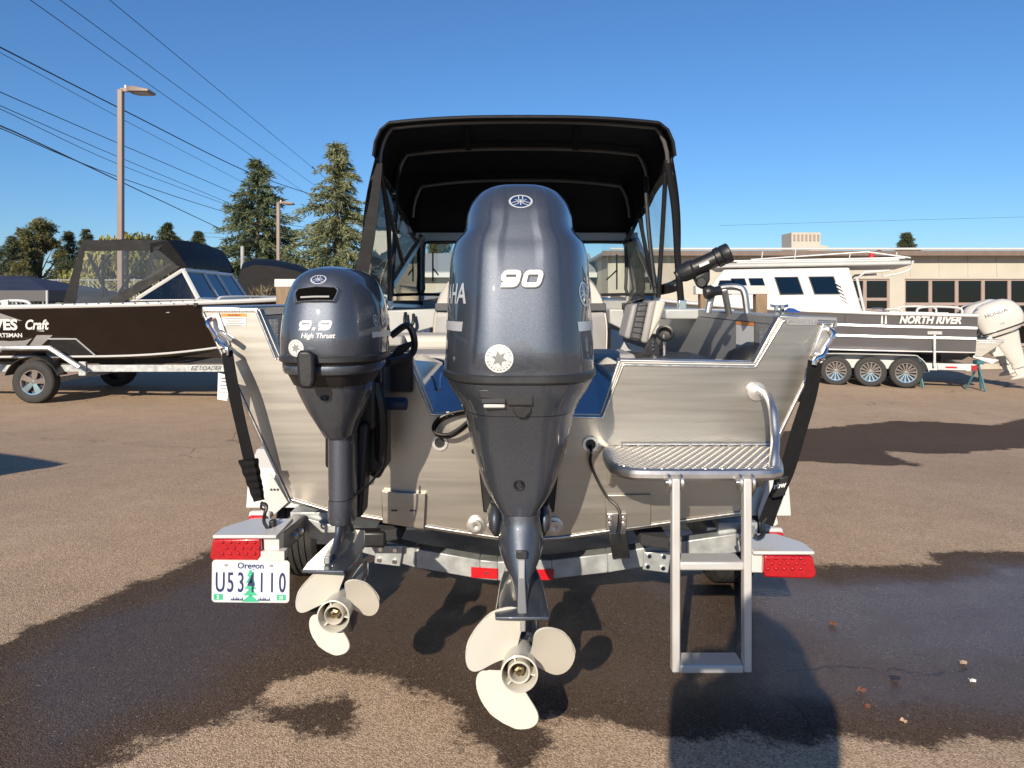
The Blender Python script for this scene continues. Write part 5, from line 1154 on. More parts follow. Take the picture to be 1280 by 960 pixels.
for cx in (-.045, .045):
    for k in range(7): x_ = cx - .018 + k * .006; plq([(x_ - .004, -.064), (x_ + .004, -.064), (x_, -.064 + .008 + .010 * ((k * 3) % 5) / 5)], .0020, 'hill_print', NAVY, plate, .0003)
text('Oregon', .028, NAVY, plate, PM(0, .052, .0034), offset=.0005, extrude=.0003)
for i, ch_ in enumerate('U534110'):
    text(ch_, .094, NAVY, plate, PM(-.101 + i * .0345, -.006, .0042), name='plate_number', offset=.0006, extrude=.0006, xs=.52)
plq([(-.122, -.062), (-.092, -.062), (-.092, -.042), (-.122, -.042)], .0030, 'year_sticker', GREEN, plate, .0004); text('5', .018, STICK, plate, PM(-.107, -.052, .0046), offset=.0006, extrude=.0003)
plq([(.088, -.062), (.118, -.062), (.118, -.042), (.088, -.042)], .0030, 'month_sticker', GREEN, plate, .0004); text('25', .015, STICK, plate, PM(.103, -.052, .0046), offset=.0004, extrude=.0003)
for dx in (-.082, .068): plq([(dx - .005, .050), (dx + .005, .050), (dx + .005, .058), (dx - .005, .058)], .0020, 'plate_bolt', ALU2, plate, .003)
MB().box((pc.x + .03, PYL + .022, pa.z + .012), (.16, .035, .03)).build('plate_bracket', WHITE, plate)

# ================================================================ tie-down straps
def strap(label, pts, wd, side):
    o = thing('tie_down_strap', label, 'strap', pts[-1], group='ratchet straps holding the boat')
    path = smooth_path(pts, 6); rows = []
    for i, q in enumerate(path):
        t = (path[min(i + 1, len(path) - 1)] - path[max(i - 1, 0)]).normalized(); n = t.cross(Vector((0, 1, 0))).normalized()
        n = (n + Vector((0, .15 * math.sin(i * .35), 0))).normalized()
        rows.append([q + n * wd / 2, q - n * wd / 2])
    MB().grid(rows).build('webbing', WEB, o, ang=60, solid=.004, recalc=False)
    return o
sl = strap('black tie down strap with a white tag on the left of the transom', [P(284, 440, 2.58), P(290, 478, 2.52), P(301, 530, 2.50), P(313, 580, 2.50), P(322, 612, 2.52)], .040, -1)
MB().prism([P(273, 466, 2.545), P(289, 470, 2.545), P(284, 501, 2.53), P(272, 499, 2.53)], (0, -.002, 0)).build('tag', STICK, sl)
for k in range(6): q = P(280, 472 + 4.5 * k, 2.538); MB().box(q + Vector((0, -.006, 0)), (.026 - .006 * (k % 2), .0006, .003)).build('print_line', GREYP, sl)
fr_ = []
for i in range(29):
    u = i / 28; cx_ = 310 + 14 * u; hw_ = (25 - 11 * u) / 2 * (1 + .05 * math.sin(i * .9)); y_ = 2.465 + .004 * math.sin(i * 1.3); py_ = 574 + 52 * u; dd = .016 + .005 * math.sin(i * 1.3 + 1)
    fr_.append([P(cx_ - hw_, py_ + 1.5, y_ + .010), P(cx_ - hw_ * .4, py_, y_ - dd * .6), P(cx_ + hw_ * .5, py_ - 1, y_ - dd * .5), P(cx_ + hw_, py_ - 1.5, y_ + .012), P(cx_, py_, y_ + .03)])
MB().loft(fr_).build('webbing_bundle', WEB, sl, ang=50)
hk = smooth_path([P(326, 628, 2.50), P(333, 634, 2.50), P(331, 642, 2.49), P(330, 652, 2.47), P(334, 660, 2.46)], 6); MB().tube(hk, .006, 8).build('hook', BLACKP, sl)
MB().lathe([(.010, -.003), (.015, 0), (.010, .003), (.006, 0), (.010, -.003)], P(330, 633, 2.50), (0, 1, 0), 18).build('hook_ring', BLACKP, sl)
MB().box(P(341, 655, 2.50), (.02, .03, .03)).build('anchor_lug', BLACKP, sl, bevel=.004)
up_ = smooth_path([P(271, 424, 2.59), P(277, 430, 2.57), P(284, 436, 2.56), P(285, 444, 2.56)], 5); MB().tube(up_, .008, 8).build('upper_hook', CHROME, sl)
MB().box(P(283, 420, 2.585), (.06, .014, .018), Matrix.Rotation(R(35), 3, 'Y')).build('latch_bar', CHROME, sl, bevel=.004)
sr = strap('black tie down strap with a printed buckle on the right of the transom', [P(1019, 452, 2.58), P(1013, 490, 2.56), P(998, 540, 2.55), P(983, 590, 2.55), P(968, 625, 2.55), P(957, 655, 2.55)], .052, 1)
MB().prism([P(967, 596, 2.52), P(984, 592, 2.52), P(979, 618, 2.52), P(963, 621, 2.52)], (0, -.022, 0)).build('buckle', BLACKP, sr, bevel=.005)
text('rbw', .026, STICK, sr, RV(P(974, 607, 2.497) + Vector((0, 0, 0))) @ Matrix.Rotation(R(10), 4, 'Z'), shear=.3, offset=.0008)
hk = smooth_path([P(958, 648, 2.53), P(953, 656, 2.52), P(955, 666, 2.50), P(948, 672, 2.48), P(943, 668, 2.48)], 6); MB().tube(hk, .007, 8).build('hook', BLACKP, sr)
up_ = smooth_path([P(1033, 436, 2.59), P(1028, 445, 2.57), P(1020, 449, 2.56), P(1018, 456, 2.56)], 5); MB().tube(up_, .009, 8).build('upper_hook', CHROME, sr)

# ================================================================ dark boat on the left
BROWN = mat('dark_brown_hull_paint', (0.013, 0.008, 0.0065), 0.14, 0.0, 0.12, 3, coat=0.2, spec=0.3)
MGREY = mat('mid_grey_hull_graphic', (0.30, 0.29, 0.29), 0.3, 0.2, 0.05)
LB0 = Vector((-8.6, 11.5, gz(-7.0)))
lb = thing('runabout_boat', 'dark brown runabout with white gunwale and black canvas top on a trailer', 'boat', LB0, local=True)
def lq_(px, py, Y): return P(px, py, Y) - LB0
sx_ = [0, 1.5, 3.0, 4.0, 4.8, 5.4, 5.9]; gh_ = [1.10, 1.10, 1.10, 1.0, .75, .40, .03]; gz_ = [1.34, 1.365, 1.395, 1.425, 1.46, 1.50, 1.54]
ch_ = [.95, .95, .93, .78, .50, .20, .02]; cz_ = [.65, .655, .67, .75, .89, 1.07, 1.25]; kz_ = [.50, .50, .50, .56, .70, .95, 1.22]
hb = MB(); bb = MB()
for s in (-1, 1):
    hb.grid([[Vector((sx_[i], s * gh_[i], gz_[i])), Vector((sx_[i], s * (gh_[i] * .55 + ch_[i] * .45 + .01), gz_[i] * .5 + cz_[i] * .5)), Vector((sx_[i], s * ch_[i], cz_[i]))] for i in range(7)])
    bb.grid([[Vector((sx_[i], s * ch_[i], cz_[i])), Vector((sx_[i], 0, kz_[i]))] for i in range(7)])
    MB().tube(smooth_path([(sx_[i], s * (ch_[i] + .008), cz_[i]) for i in range(7)], 4), .016, 6).build('chine_rail', WHITE, lb)
    MB().tube(smooth_path([(sx_[i], s * gh_[i], gz_[i] + .02) for i in range(7)], 4), .035, 8).build('gunwale', WHITE, lb)
hb.add([(0, -1.10, 1.34), (0, 1.10, 1.34), (0, .95, .65), (0, 0, .5), (0, -.95, .65)], [(0, 1, 2, 3, 4)])
hb.build('hull', BROWN, lb, ang=25, solid=.01); bb.build('hull_bottom', ALU, lb, ang=25)
MB().prism([(.05, -1.02, 1.28), (3.6, -1.02, 1.3), (5.2, -.4, 1.46), (5.2, .4, 1.46), (3.6, 1.02, 1.3), (.05, 1.02, 1.28)], (0, 0, .01)).build('deck', LTGREY, lb)
def sidep(px, py, lift=.01):
    q = lq_(px, py, 10.42); z = q.z; xs_ = np.interp(q.x, sx_, gh_); c_ = np.interp(q.x, sx_, ch_); g_ = np.interp(q.x, sx_, gz_); cz = np.interp(q.x, sx_, cz_)
    t = (g_ - z) / (g_ - cz); return Vector((q.x, -(xs_ - (xs_ - c_) * t) - lift - .012, z))
def flat(pts, name, m_, lift=.004): MB().prism([sidep(a, b, lift) for a, b in pts], (0, -.002, 0)).build(name, m_, lb)
flat([(-60, 391), (0, 391), (28, 401), (-60, 402)], 'hull_graphic', MGREY); flat([(-60, 416), (36, 416), (42, 418), (26, 434), (-60, 444)], 'hull_graphic', MGREY); flat([(46, 416), (58, 414), (67, 416), (44, 435), (30, 435)], 'hull_graphic', MGREY, .006)
flat([(-60, 413.5), (54, 413.5), (52, 415), (-60, 415)], 'hull_stripe', STICK, .008)
c = sidep(0, 406, .011)
def LM(px, py, lift=.012): q = sidep(px, py, lift); return Matrix.Translation(q) @ Matrix.Rotation(R(11), 4, 'X') @ Matrix(((1, 0, 0, 0), (0, 0, -1, 0), (0, 1, 0, 0), (0, 0, 0, 1)))
text('HEWES', .215, STICK, lb, LM(-10, 406.5), offset=.009, shear=.1, xs=1.02)
text('Craft', .20, STICK, lb, LM(44, 406.5), offset=.006, shear=.35, xs=.80)
text('SPORTSMAN', .085, STICK, lb, LM(4, 419.5, .014), offset=.002, xs=1.05)
MB().tube([sidep(58, 424), sidep(92, 424), sidep(114, 446)], .012, 6).build('hull_trim', LTGREY, lb)
MB().prism([sidep(60, 425, .002), sidep(91, 425, .002), sidep(112, 446, .002), sidep(50, 446, .002)], (0, -.003, 0)).build('spray_panel', BLACKP, lb)
# windscreen
A = {'nb': (4.02, -.98, 1.50), 'nt': (3.76, -.90, 1.93), 'fb': (4.02, .98, 1.50), 'ft': (3.76, .90, 1.93), 'nr': (3.15, -1.04, 1.50), 'nrr': (2.95, -1.06, 1.46)}
def v_(k): return Vector(A[k])
MB().loft([[Vector((2.9, y, 1.38)), Vector((2.9, y, 1.49)), Vector((4.1, y * .96, 1.50)), Vector((4.75, y * .7, 1.44)), Vector((4.75, y * .7, 1.38))] for y in (-1.06, 1.06)]).build('foredeck', WHITE, lb, bevel=.02)
wfr = MB()
for a, b in (('nb', 'nt'), ('fb', 'ft'), ('nt', 'ft'), ('nb', 'fb'), ('nt', 'nr')): wfr.tube([v_(a), v_(b)], .035 if a != 'nt' or b != 'nr' else .03, 6)
for f in (.36, .64): wfr.tube([v_('nb').lerp(v_('fb'), f), v_('nt').lerp(v_('ft'), f)], .035, 6)
wfo = wfr.build('windscreen_frame', WHITE, lb, recalc=False)
for f0, f1 in ((0.02, .35), (.37, .63), (.65, .98)):
    MB().prism([v_('nb').lerp(v_('fb'), f0), v_('nt').lerp(v_('ft'), f0), v_('nt').lerp(v_('ft'), f1), v_('nb').lerp(v_('fb'), f1)], (.005, 0, 0)).build('pane', TINT, wfo)
MB().prism([v_('nb'), v_('nt'), v_('nr')], (0, .005, 0)).build('side_pane', TINT, wfo); MB().prism([Vector((a.x, -a.y, a.z)) for a in (v_('nb'), v_('nt'), v_('nr'))], (0, -.005, 0)).build('side_pane', TINT, wfo)
MB().box((4.0, -1.02, 1.42), (.05, .05, .05)).build('side_light', BLACKP, lb)
# canvas: roof, flaps, sloping front, side curtain
zr_ = 1.55 + 80 * 10.5 / 900 - LB0.z
xr0, xr1 = lq_(103, 0, 10.5).x, lq_(207, 0, 10.5).x
def sag(u, v): return .05 * math.sin(v * math.pi) - .012 * math.sin(u * 9)
MB().grid([[Vector((xr0 + (xr1 - xr0) * u / 12, -.98 + 1.96 * v / 10, zr_ + sag(u / 12, v / 10))) for v in range(11)] for u in range(13)]).build('canvas_top', CANVAS, lb, ang=60, solid=.006, recalc=False)
MB().grid([[Vector((xr1, -.98, zr_)).lerp(Vector((xr1, .98, zr_)), v / 8).lerp(v_('nt').lerp(v_('ft'), v / 8) + Vector((.03, 0, .04)), u / 6) + Vector((.05 * math.sin(u / 6 * 3.14), 0, .05 * math.sin(v / 8 * 3.14) * (1 - u / 6))) for v in range(9)] for u in range(7)]).build('canvas_front', CANVAS, lb, ang=60, solid=.006, recalc=False)
for s in (-1, 1):
    y0 = s * .985
    T0, T1 = Vector((xr0, y0, zr_)), Vector((xr1, y0, zr_)); B0 = Vector((xr0 + .03, s * 1.0, zr_ - .16)); B1 = Vector((xr1 - .1, s * 1.0, zr_ - .15))
    MB().grid([[T0.lerp(T1, i / 10), B0.lerp(B1, i / 10)] for i in range(11)]).build('canvas_flap', CANVAS, lb, ang=60, solid=.006, recalc=False)
    rb = Vector((lq_(78, 0, 10.4).x, s * 1.09, 1.39)); fb_ = Vector((lq_(150, 0, 10.4).x, s * 1.08, 1.42))
    MB().grid([[T0.lerp(rb, i / 10) + Vector((-.01, 0, 0)), T0.lerp(rb, i / 10) + Vector((.05 + .12 * i / 10, 0, 0))] for i in range(11)]).build('curtain_border', CANVAS, lb, ang=60, solid=.006, recalc=False)
    MB().grid([[T1.lerp(v_('nt') if s < 0 else v_('ft'), .9).lerp(fb_, i / 10) + Vector((0, s * .03, 0)), T1.lerp(v_('nt') if s < 0 else v_('ft'), .9).lerp(fb_, i / 10) + Vector((-.16, s * .03, .06))] for i in range(11)]).build('curtain_border', CANVAS, lb, ang=60, solid=.006, recalc=False)
    e_ = v_('nt') if s < 0 else v_('ft'); MB().prism([T1 + Vector((.03, 0, 0)), T1.lerp(e_, .5) + Vector((.07, 0, 0)), e_ + Vector((.06, 0, .05)), e_ + Vector((-.06, 0, 0)), B1 + Vector((-.12, 0, -.02)), B1 + Vector((-.12, 0, .1))], (0, s * .012, 0)).build('canvas_gusset', CANVAS, lb)
    MB().grid([[rb.lerp(fb_, i / 8), rb.lerp(fb_, i / 8) + Vector((.02, -s * .05, .13 + .02 * math.sin(i)))] for i in range(9)]).build('curtain_border', CANVAS, lb, ang=60, solid=.006, recalc=False)
    MB().grid([[B0, B1, v_('nt') if s < 0 else v_('ft')], [rb.lerp(B0, .5), fb_.lerp(B1, .5), fb_.lerp(B1, .4)], [rb, rb.lerp(fb_, .6), fb_]]).build('clear_curtain', VINYL, lb, ang=60, recalc=False)
    yy = s * .93
    for a, b in (((112, 318), (141, 380)), ((186, 313), (141, 380)), ((140, 318), (122, 340)), ((130, 318), (130, 380)), ((160, 312), (160, 372))):
        pa_, pb_2 = lq_(a[0], a[1], 10.6), lq_(b[0], b[1], 10.6); MB().tube([(pa_.x, yy, pa_.z), (pb_2.x, yy, pb_2.z)], .024, 6).build('strut', BLACKP, lb)
for k in range(12): q = lq_(80 + k * 15, 0, 10.4); MB().lathe([(.012, 0), (.001, .008)], (q.x, -1.14, np.interp(q.x, sx_, gz_) + .045), (0, -1, 0), 8).build('snap', CHROME, lb)
br_ = [lq_(*q) for q in ((268, 383, 10.9), (273, 374, 10.95), (285, 371, 11.1), (345, 371, 12.0))]
MB().tube(smooth_path(br_, 5), .018, 8).build('bow_rail', WHITE, lb); MB().tube([lq_(313, 371, 11.5), lq_(313, 384, 11.5)], .015, 6).build('rail_post', WHITE, lb)
MB().box(lq_(305, 380, 11.4), (.55, .5, .09)).build('hatch', BLACKP, lb)
MB().tube(smooth_path([lq_(-10, 386, 10.5), lq_(2, 377, 10.5), lq_(33, 377, 10.5), lq_(40, 387, 10.5)], 5), .022, 8).build('stern_rail', WHITE, lb); MB().box(lq_(8, 382, 10.5), (.1, .08, .16)).build('rail_block', WHITE, lb)
lt_ = thing('runabout_trailer', 'galvanised single axle trailer with a star spoke wheel under the dark brown runabout', 'trailer', LB0, local=True)
for s in (-1, 1):
    MB().box((3.2, s * .98, .49), (6.4, .07, .10)).build('side_rail', GALV, lt_, bevel=.004)
    MB().tube([(6.4, s * .98, .49), (8.2, s * .05, .49)], .05, 4).build('tongue_rail', GALV, lt_)
    wheel(lt_, (1.72, s * 1.08, .305 - .002 + (gz(-7) - LB0.z)), .305, .20, s, CHROME, 5, (0, 1, 0), .58, .26)
    fp = [(1.72 + .39 * math.cos(a), .31 + .36 * math.sin(a)) for a in [R(15 + 10 * k) for k in range(16)]]
    MB().grid([[Vector((a, s * y, b)) for a, b in fp] for y in (.97, 1.2)]).build('fender', BLACKP, lt_, solid=.01, ang=50)
    MB().tube([(1.05, s * 1.2, .52), (1.30, s * 1.2, .80), (1.98, s * 1.2, .80), (2.42, s * 1.2, .52)], .035, 6).build('fender_step', GALV, lt_)
    MB().box((2.36, s * 1.03, .49), (.1, .04, .2)).build('bracket', GALV, lt_)
    MB().box((.6, s * .55, .60), (1.0, .1, .1)).build('bunk', BUNK, lt_); MB().box((3.2, s * .5, .565), (3.0, .1, .09)).build('bunk', BUNK, lt_)
for x in (.4, 2.8, 4.8): MB().box((x, 0, .47), (.07, 1.94, .08)).build('crossmember', GALV, lt_)
MB().box((1.72, 0, .28), (.07, 1.9, .07)).build('axle', GALV, lt_); MB().cyl((7.6, .12, gz(-1) - LB0.z), (7.6, .12, .6), .03).build('jack', GALV, lt_)
text('EZ LOADER', .085, INK, lt_, Matrix.Translation((lq_(258, 0, 10.5).x, -1.0165, .49)) @ Matrix(((1, 0, 0, 0), (0, 0, -1, 0), (0, 1, 0, 0), (0, 0, 0, 1))), shear=.3, offset=.001)

# ================================================================ things in the left background
NAVYC = mat('navy_tent_fabric', (0.018, 0.024, 0.05), 0.7, 0, .2, 3, .2, 5)
tn = thing('canopy_tent', 'navy pop up canopy tent with grey valance behind the dark boat stern', 'tent', P(10, 0, 16).xy.to_3d() + Vector((0, 0, .15)))
TYn = 16.0
pk = P(-10, 344, TYn + 1.4); cs_ = [P(-95, 363, TYn), P(59, 363, TYn), P(59, 363, TYn) + Vector((0, 3, 0)), P(-95, 363, TYn) + Vector((0, 3, 0))]
rg = [P(-40, 345, TYn + 1.3), P(32, 345, TYn + 1.3)]
MB().add([*cs_, rg[0], rg[1]], [(0, 1, 5, 4), (1, 2, 5), (2, 3, 4, 5), (3, 0, 4)]).build('roof', NAVYC, tn, ang=10, solid=.01)
MB().loft([[Vector(q) for q in cs_], [Vector(q) - Vector((0, 0, .24)) for q in cs_]], False, False).build('valance', DARKV, tn, solid=.006)
for q in cs_: MB().box((q.x, q.y, (q.z + gz(q.x)) / 2), (.04, .04, q.z - gz(q.x))).build('leg', LTGREY, tn)
for k in range(9): q = P(62 + 2 * k, 376, TYn + 1.5)
MB().prism([P(59, 366, TYn + 2), P(76, 370, TYn + 2), P(76, 378, TYn + 2), P(59, 378, TYn + 2)], (0, .6, 0)).build('side_awning', NAVYC, tn)
cvb = thing('covered_boat', 'boat under a black tarpaulin beyond the bow of the dark runabout', 'boat', P(345, 400, 19).xy.to_3d() + Vector((0, 0, gz(-6))))
def cv(px, py, Y): return P(px, py, Y)
prof_ = [(296, 352), (303, 330), (318, 325), (345, 327), (372, 333), (400, 346), (420, 362)]
MB().loft([[cv(a, b + 6, 18), cv(a, b, 18.5), cv(a + 2, b - 2, 19.3), cv(a, b + 2, 20.2), cv(a, 372, 20.2), cv(a, 372, 18)] for a, b in prof_]).build('tarpaulin', CANVAS, cvb, ang=40)
MB().loft([[Vector((P(a, 0, 19).x, 18.1 + d, .95)), Vector((P(a, 0, 19).x, 20.1 - d, .95)), Vector((P(a, 0, 19).x, 19.5 - d * .4, .45)), Vector((P(a, 0, 19).x, 18.7 + d * .4, .45))][:4] for a, d in ((292, 0), (380, 0), (425, .5), (455, .95))]).build('hull', BROWN, cvb, ang=30)
MB().loft([[Vector((P(a, 0, 19).x, 18.4, .55)), Vector((P(a, 0, 19).x, 19.8, .55)), Vector((P(a, 0, 19).x, 19.8, .2)), Vector((P(a, 0, 19).x, 18.4, .2))] for a in (300, 430)]).build('cradle', BUNK, cvb)
MB().box((P(360, 0, 19).x, 19.1, .12), (1.0, 1.2, .3)).build('cradle_base', BUNK, cvb)
hgm = leafmat('dry_hedge', (0.10, 0.085, 0.05), (0.22, 0.17, 0.10), 2.0)
r9 = np.random.default_rng(5); hx = r9.uniform(P(318, 0, 16.5).x, P(348, 0, 16.5).x, 900); C9 = np.stack([hx, r9.uniform(16.3, 17.2, 900), r9.uniform(.15, 1.75, 900)], 1); D9 = r9.normal(0, .4, (900, 3)); D9[:, 2] += 1
hq = thing('dry_hedge', 'dry brown hedge plant below the tarpaulin covered boat', 'hedge', (P(333, 0, 16.7).x, 16.7, gz(-6)))
add_crown(sprays(C9, D9 / np.linalg.norm(D9, axis=1)[:, None], .22, 4, r9, -.2), hgm, hq)
# timber stands with white beams
WOOD = mat('weathered_timber', (0.23, 0.16, 0.10), .8, 0, .25, 5, .4, 40, stretch=(6, 6, 1))
def stand(label, x0_, x1_, yt, yb, legs, Y):
    a, b = P(x0_, yt, Y), P(x1_, yb, Y); o = thing('timber_stand', label, 'stand', ((a.x + b.x) / 2, Y, gz(a.x)))
    MB().box(((a.x + b.x) / 2, Y, (a.z + b.z) / 2), (b.x - a.x, .14, a.z - b.z)).build('beam', WHITE, o, bevel=.008)
    for l0, l1 in legs:
        u, w_ = P(l0, 0, Y).x, P(l1, 0, Y).x; MB().box(((u + w_) / 2, Y, (b.z + gz(u)) / 2), (w_ - u, .13, b.z - gz(u))).build('post', WOOD, o, bevel=.006)
        MB().box(((u + w_) / 2, Y, gz(u) + .05), (w_ - u + .1, .6, .1)).build('foot', WOOD, o, bevel=.006)
stand('timber stand with a white beam behind the kicker motor', 345, 400, 349, 359, [(347, 366), (385, 399)], 9.4)
stand('timber stand with a white beam behind the grab rail and rod holder', 868, 958, 357, 368, [(874, 886), (943, 957)], 9.0)

# ================================================================ grey offshore boat on the right
CHAR = mat('charcoal_hull_paint', (0.115, 0.112, 0.118), 0.35, 0.2, .06, 2, coat=.3)
NR0 = Vector((9.48, 15.17, gz(7.2))); NRA = R(160)
nr = thing('offshore_boat', 'charcoal grey offshore boat with white cabin and silver hull stripes', 'boat', NR0, NRA, local=True)
us = [0, 1.5, 3.2, 4.6, 5.8, 6.8, 7.5]; ng = [1.25, 1.25, 1.25, 1.18, .92, .5, .04]; nz = [1.45, 1.48, 1.54, 1.62, 1.72, 1.83, 1.92]; nc = [1.08, 1.08, 1.06, .92, .6, .25, .02]; ncz = [.72, .72, .73, .80, .96, 1.2, 1.45]; nk = [.50, .50, .50, .55, .72, 1.05, 1.42]
def nside(u, f, lift=.0):                                       # f: 0 gunwale .. 1 chine, near side is +y
    g, z, c_, cz = (np.interp(u, us, k) for k in (ng, nz, nc, ncz)); return Vector((u, g + (c_ - g) * f + lift, z + (cz - z) * f))
nh = MB()
for s in (1, -1):
    rows = []
    for u in us:
        row = [nside(u, f) for f in (0, .3, .6, 1)] + [Vector((u, 0, float(np.interp(u, us, nk))))]
        rows.append([Vector((q.x, s * q.y, q.z)) for q in row])
    nh.grid(rows)
    for f, rr in ((.34, .030), (.62, .030), (0, .035)):
        MB().tube([Vector((q.x, s * q.y, q.z)) for q in [nside(u, f, .012) for u in np.linspace(0, 7.2, 25)]], rr, 6).build('hull_strake', SILV if f else WHITE, nr)
    MB().tube([Vector((q.x, s * q.y, q.z)) for q in [nside(u, 1, .01) for u in np.linspace(0, 7.2, 25)]], .02, 6).build('chine', CHAR, nr)
nh.add([(0, 1.25, 1.45), (0, -1.25, 1.45), (0, -1.08, .72), (0, 0, .5), (0, 1.08, .72)], [(0, 1, 2, 3, 4)])
nh.build('hull', CHAR, nr, ang=22, solid=.01)
for k in range(3): q0, q1 = nside(1.35 + k * 1.0, .02, .008), nside(1.35 + k * 1.0, .34, .008); MB().tube([q0, q1], .006, 4).build('plate_seam', INK, nr)
MB().prism([(0.05, 1.15, 1.40), (4.6, 1.08, 1.5), (6.8, .42, 1.78), (6.8, -.42, 1.78), (4.6, -1.08, 1.5), (.05, -1.15, 1.40)], (0, 0, .02)).build('deck', LTGREY, nr)
text('NORTH RIVER', .21, STICK, nr, Matrix.Translation(nside(.82, .15, .02)) @ Matrix.Rotation(R(180), 4, 'Z') @ Matrix.Rotation(R(13), 4, 'X') @ Matrix(((1, 0, 0, 0), (0, 0, -1, 0), (0, 1, 0, 0), (0, 0, 0, 1))), offset=.010, shear=.25, xs=.80)
for k in range(2): q = nside(1.66 - k * .07, .15, .02); MB().prism([q + Vector((.03, 0, -.09)), q + Vector((-.01, 0, -.09)), q + Vector((0, 0, .1)), q + Vector((.01, 0, .1))], (0, .004, 0)).build('tree_mark', STICK, nr)
# cabin
cz0 = 1.5; cz1 = 2.46
cabp = lambda s: [Vector((2.0, s * 1.05, cz0)), Vector((2.25, s * .96, cz1)), Vector((4.75, s * .96, cz1)), Vector((5.45, s * .92, cz0 + .12)), Vector((5.5, s * .94, cz0))]
MB().loft([cabp(1), cabp(-1)]).build('cabin', WHITE, nr, bevel=.04, seg=3)
MB().loft([[Vector((u, s * 1.05, z)) for s, z in ((1, cz1 + .005), (1, cz1 + .10), (-1, cz1 + .10), (-1, cz1 + .005))] for u in (1.1, 5.1)]).build('cabin_roof', LTGREY, nr, bevel=.03, seg=2)
MB().box((2.9, 0, cz1 + .13), (3.2, 1.8, .06)).build('roof_panel', WHITE, nr, bevel=.02)
def cwin(u0, u1, z0, z1, sl=.12):
    f = lambda z: 1.05 + (.96 - 1.05) * (z - cz0) / (cz1 - cz0) + .006
    q = [Vector((u0, f(z0), z0)), Vector((u1, f(z0), z0)), Vector((u1 + sl, f(z1), z1)), Vector((u0 + sl, f(z1), z1))]
    o = MB().prism(q, (0, .012, 0)).build('window', INK, nr, bevel=.015)
    c_ = sum(q, Vector()) / 4; MB().prism([c_.lerp(k, .93) + Vector((0, .014, 0)) for k in q], (0, .003, 0)).build('pane', TINT, o)
cwin(2.42, 2.92, 1.88, 2.26); cwin(3.12, 3.60, 1.88, 2.26); cwin(3.85, 4.15, 1.92, 2.24, .1); cwin(4.22, 4.52, 1.92, 2.24, .1); cwin(4.60, 4.95, 1.90, 2.20, -.1)
for s in (1, -1):
    MB().tube([(1.95, s * 1.0, 1.45), (2.1, s * .98, 2.2), (1.95, s * .96, 2.34), (1.5, s * .96, 2.36)], .028, 8).build('roof_ladder', WHITE, nr); MB().tube([(1.2, s * .9, cz1 + .16), (4.6, s * .9, cz1 + .16)], .02, 6).build('roof_rail', WHITE, nr)
    for u in (1.6, 2.6, 3.6, 4.4): MB().tube([(u, s * .9, cz1 + .08), (u, s * .9, cz1 + .16)], .014, 6).build('rail_post', WHITE, nr)
    MB().tube(smooth_path([(.25, s * 1.2, 1.45), (.32, s * 1.2, 1.60), (.95, s * 1.2, 1.61), (1.05, s * 1.2, 1.48)], 4), .024, 8).build('side_rail', WHITE, nr); MB().tube(smooth_path([(1.3, s * 1.2, 1.48), (1.36, s * 1.2, 1.57), (1.58, s * 1.2, 1.57)], 4), .022, 8).build('side_rail', WHITE, nr)
for k in range(5): MB().tube([(2.28 + .03 * k, 1.05, 1.70 + .085 * k), (2.40 + .03 * k, 1.04, 1.78 + .085 * k)], .012, 5).build('decal_slash', GREYP, nr)
for u, h in ((3.3, .35), (4.0, .28), (2.2, .22), (1.3, .2)): MB().tube([(u, .3, cz1 + .12), (u - .04, .3, cz1 + .12 + h)], .012, 5).build('antenna', WHITE, nr)
MB().tube([(1.1, .9, cz1 + .16), (1.9, .9, cz1 + .30), (4.2, .7, cz1 + .20)], .016, 6).build('outrigger', WHITE, nr)
MB().tube(smooth_path([(1.05, .9, cz1 + .1), (1.15, .9, cz1 - .1), (1.6, .95, cz1 - .22)], 5), .02, 6).build('grab_bar', WHITE, nr)
MB().cyl((1.75, .3, cz1 + .1), (1.75, .3, cz1 + .32), .05).build('beacon', REDF, nr)
MB().box((-.25, 0, .95), (.5, 2.0, .04)).build('swim_step', ALU2, nr, bevel=.01); MB().prism([(-.5, 1.0, .93), (0, 1.0, .93), (0, 1.0, .62), (-.12, 1.0, .62)], (0, -2.0, 0)).build('motor_bracket', ALU, nr, bevel=.01)
MB().prism([(-.42, 1.0, .58), (.02, 1.0, .66), (.02, 1.0, .62), (-.3, 1.0, .50)], (0, -.7, 0)).build('trim_tab', ALU2, nr)
MB().tube(smooth_path([(.3, 1.0, 1.48), (.2, 1.0, 1.62), (-.2, .9, 1.75)], 4), .014, 6).build('rod_tip', GREYP, nr)
nt_ = thing('triple_axle_trailer', 'white triple axle trailer with many spoked wheels under the grey offshore boat', 'trailer', NR0, NRA, local=True)
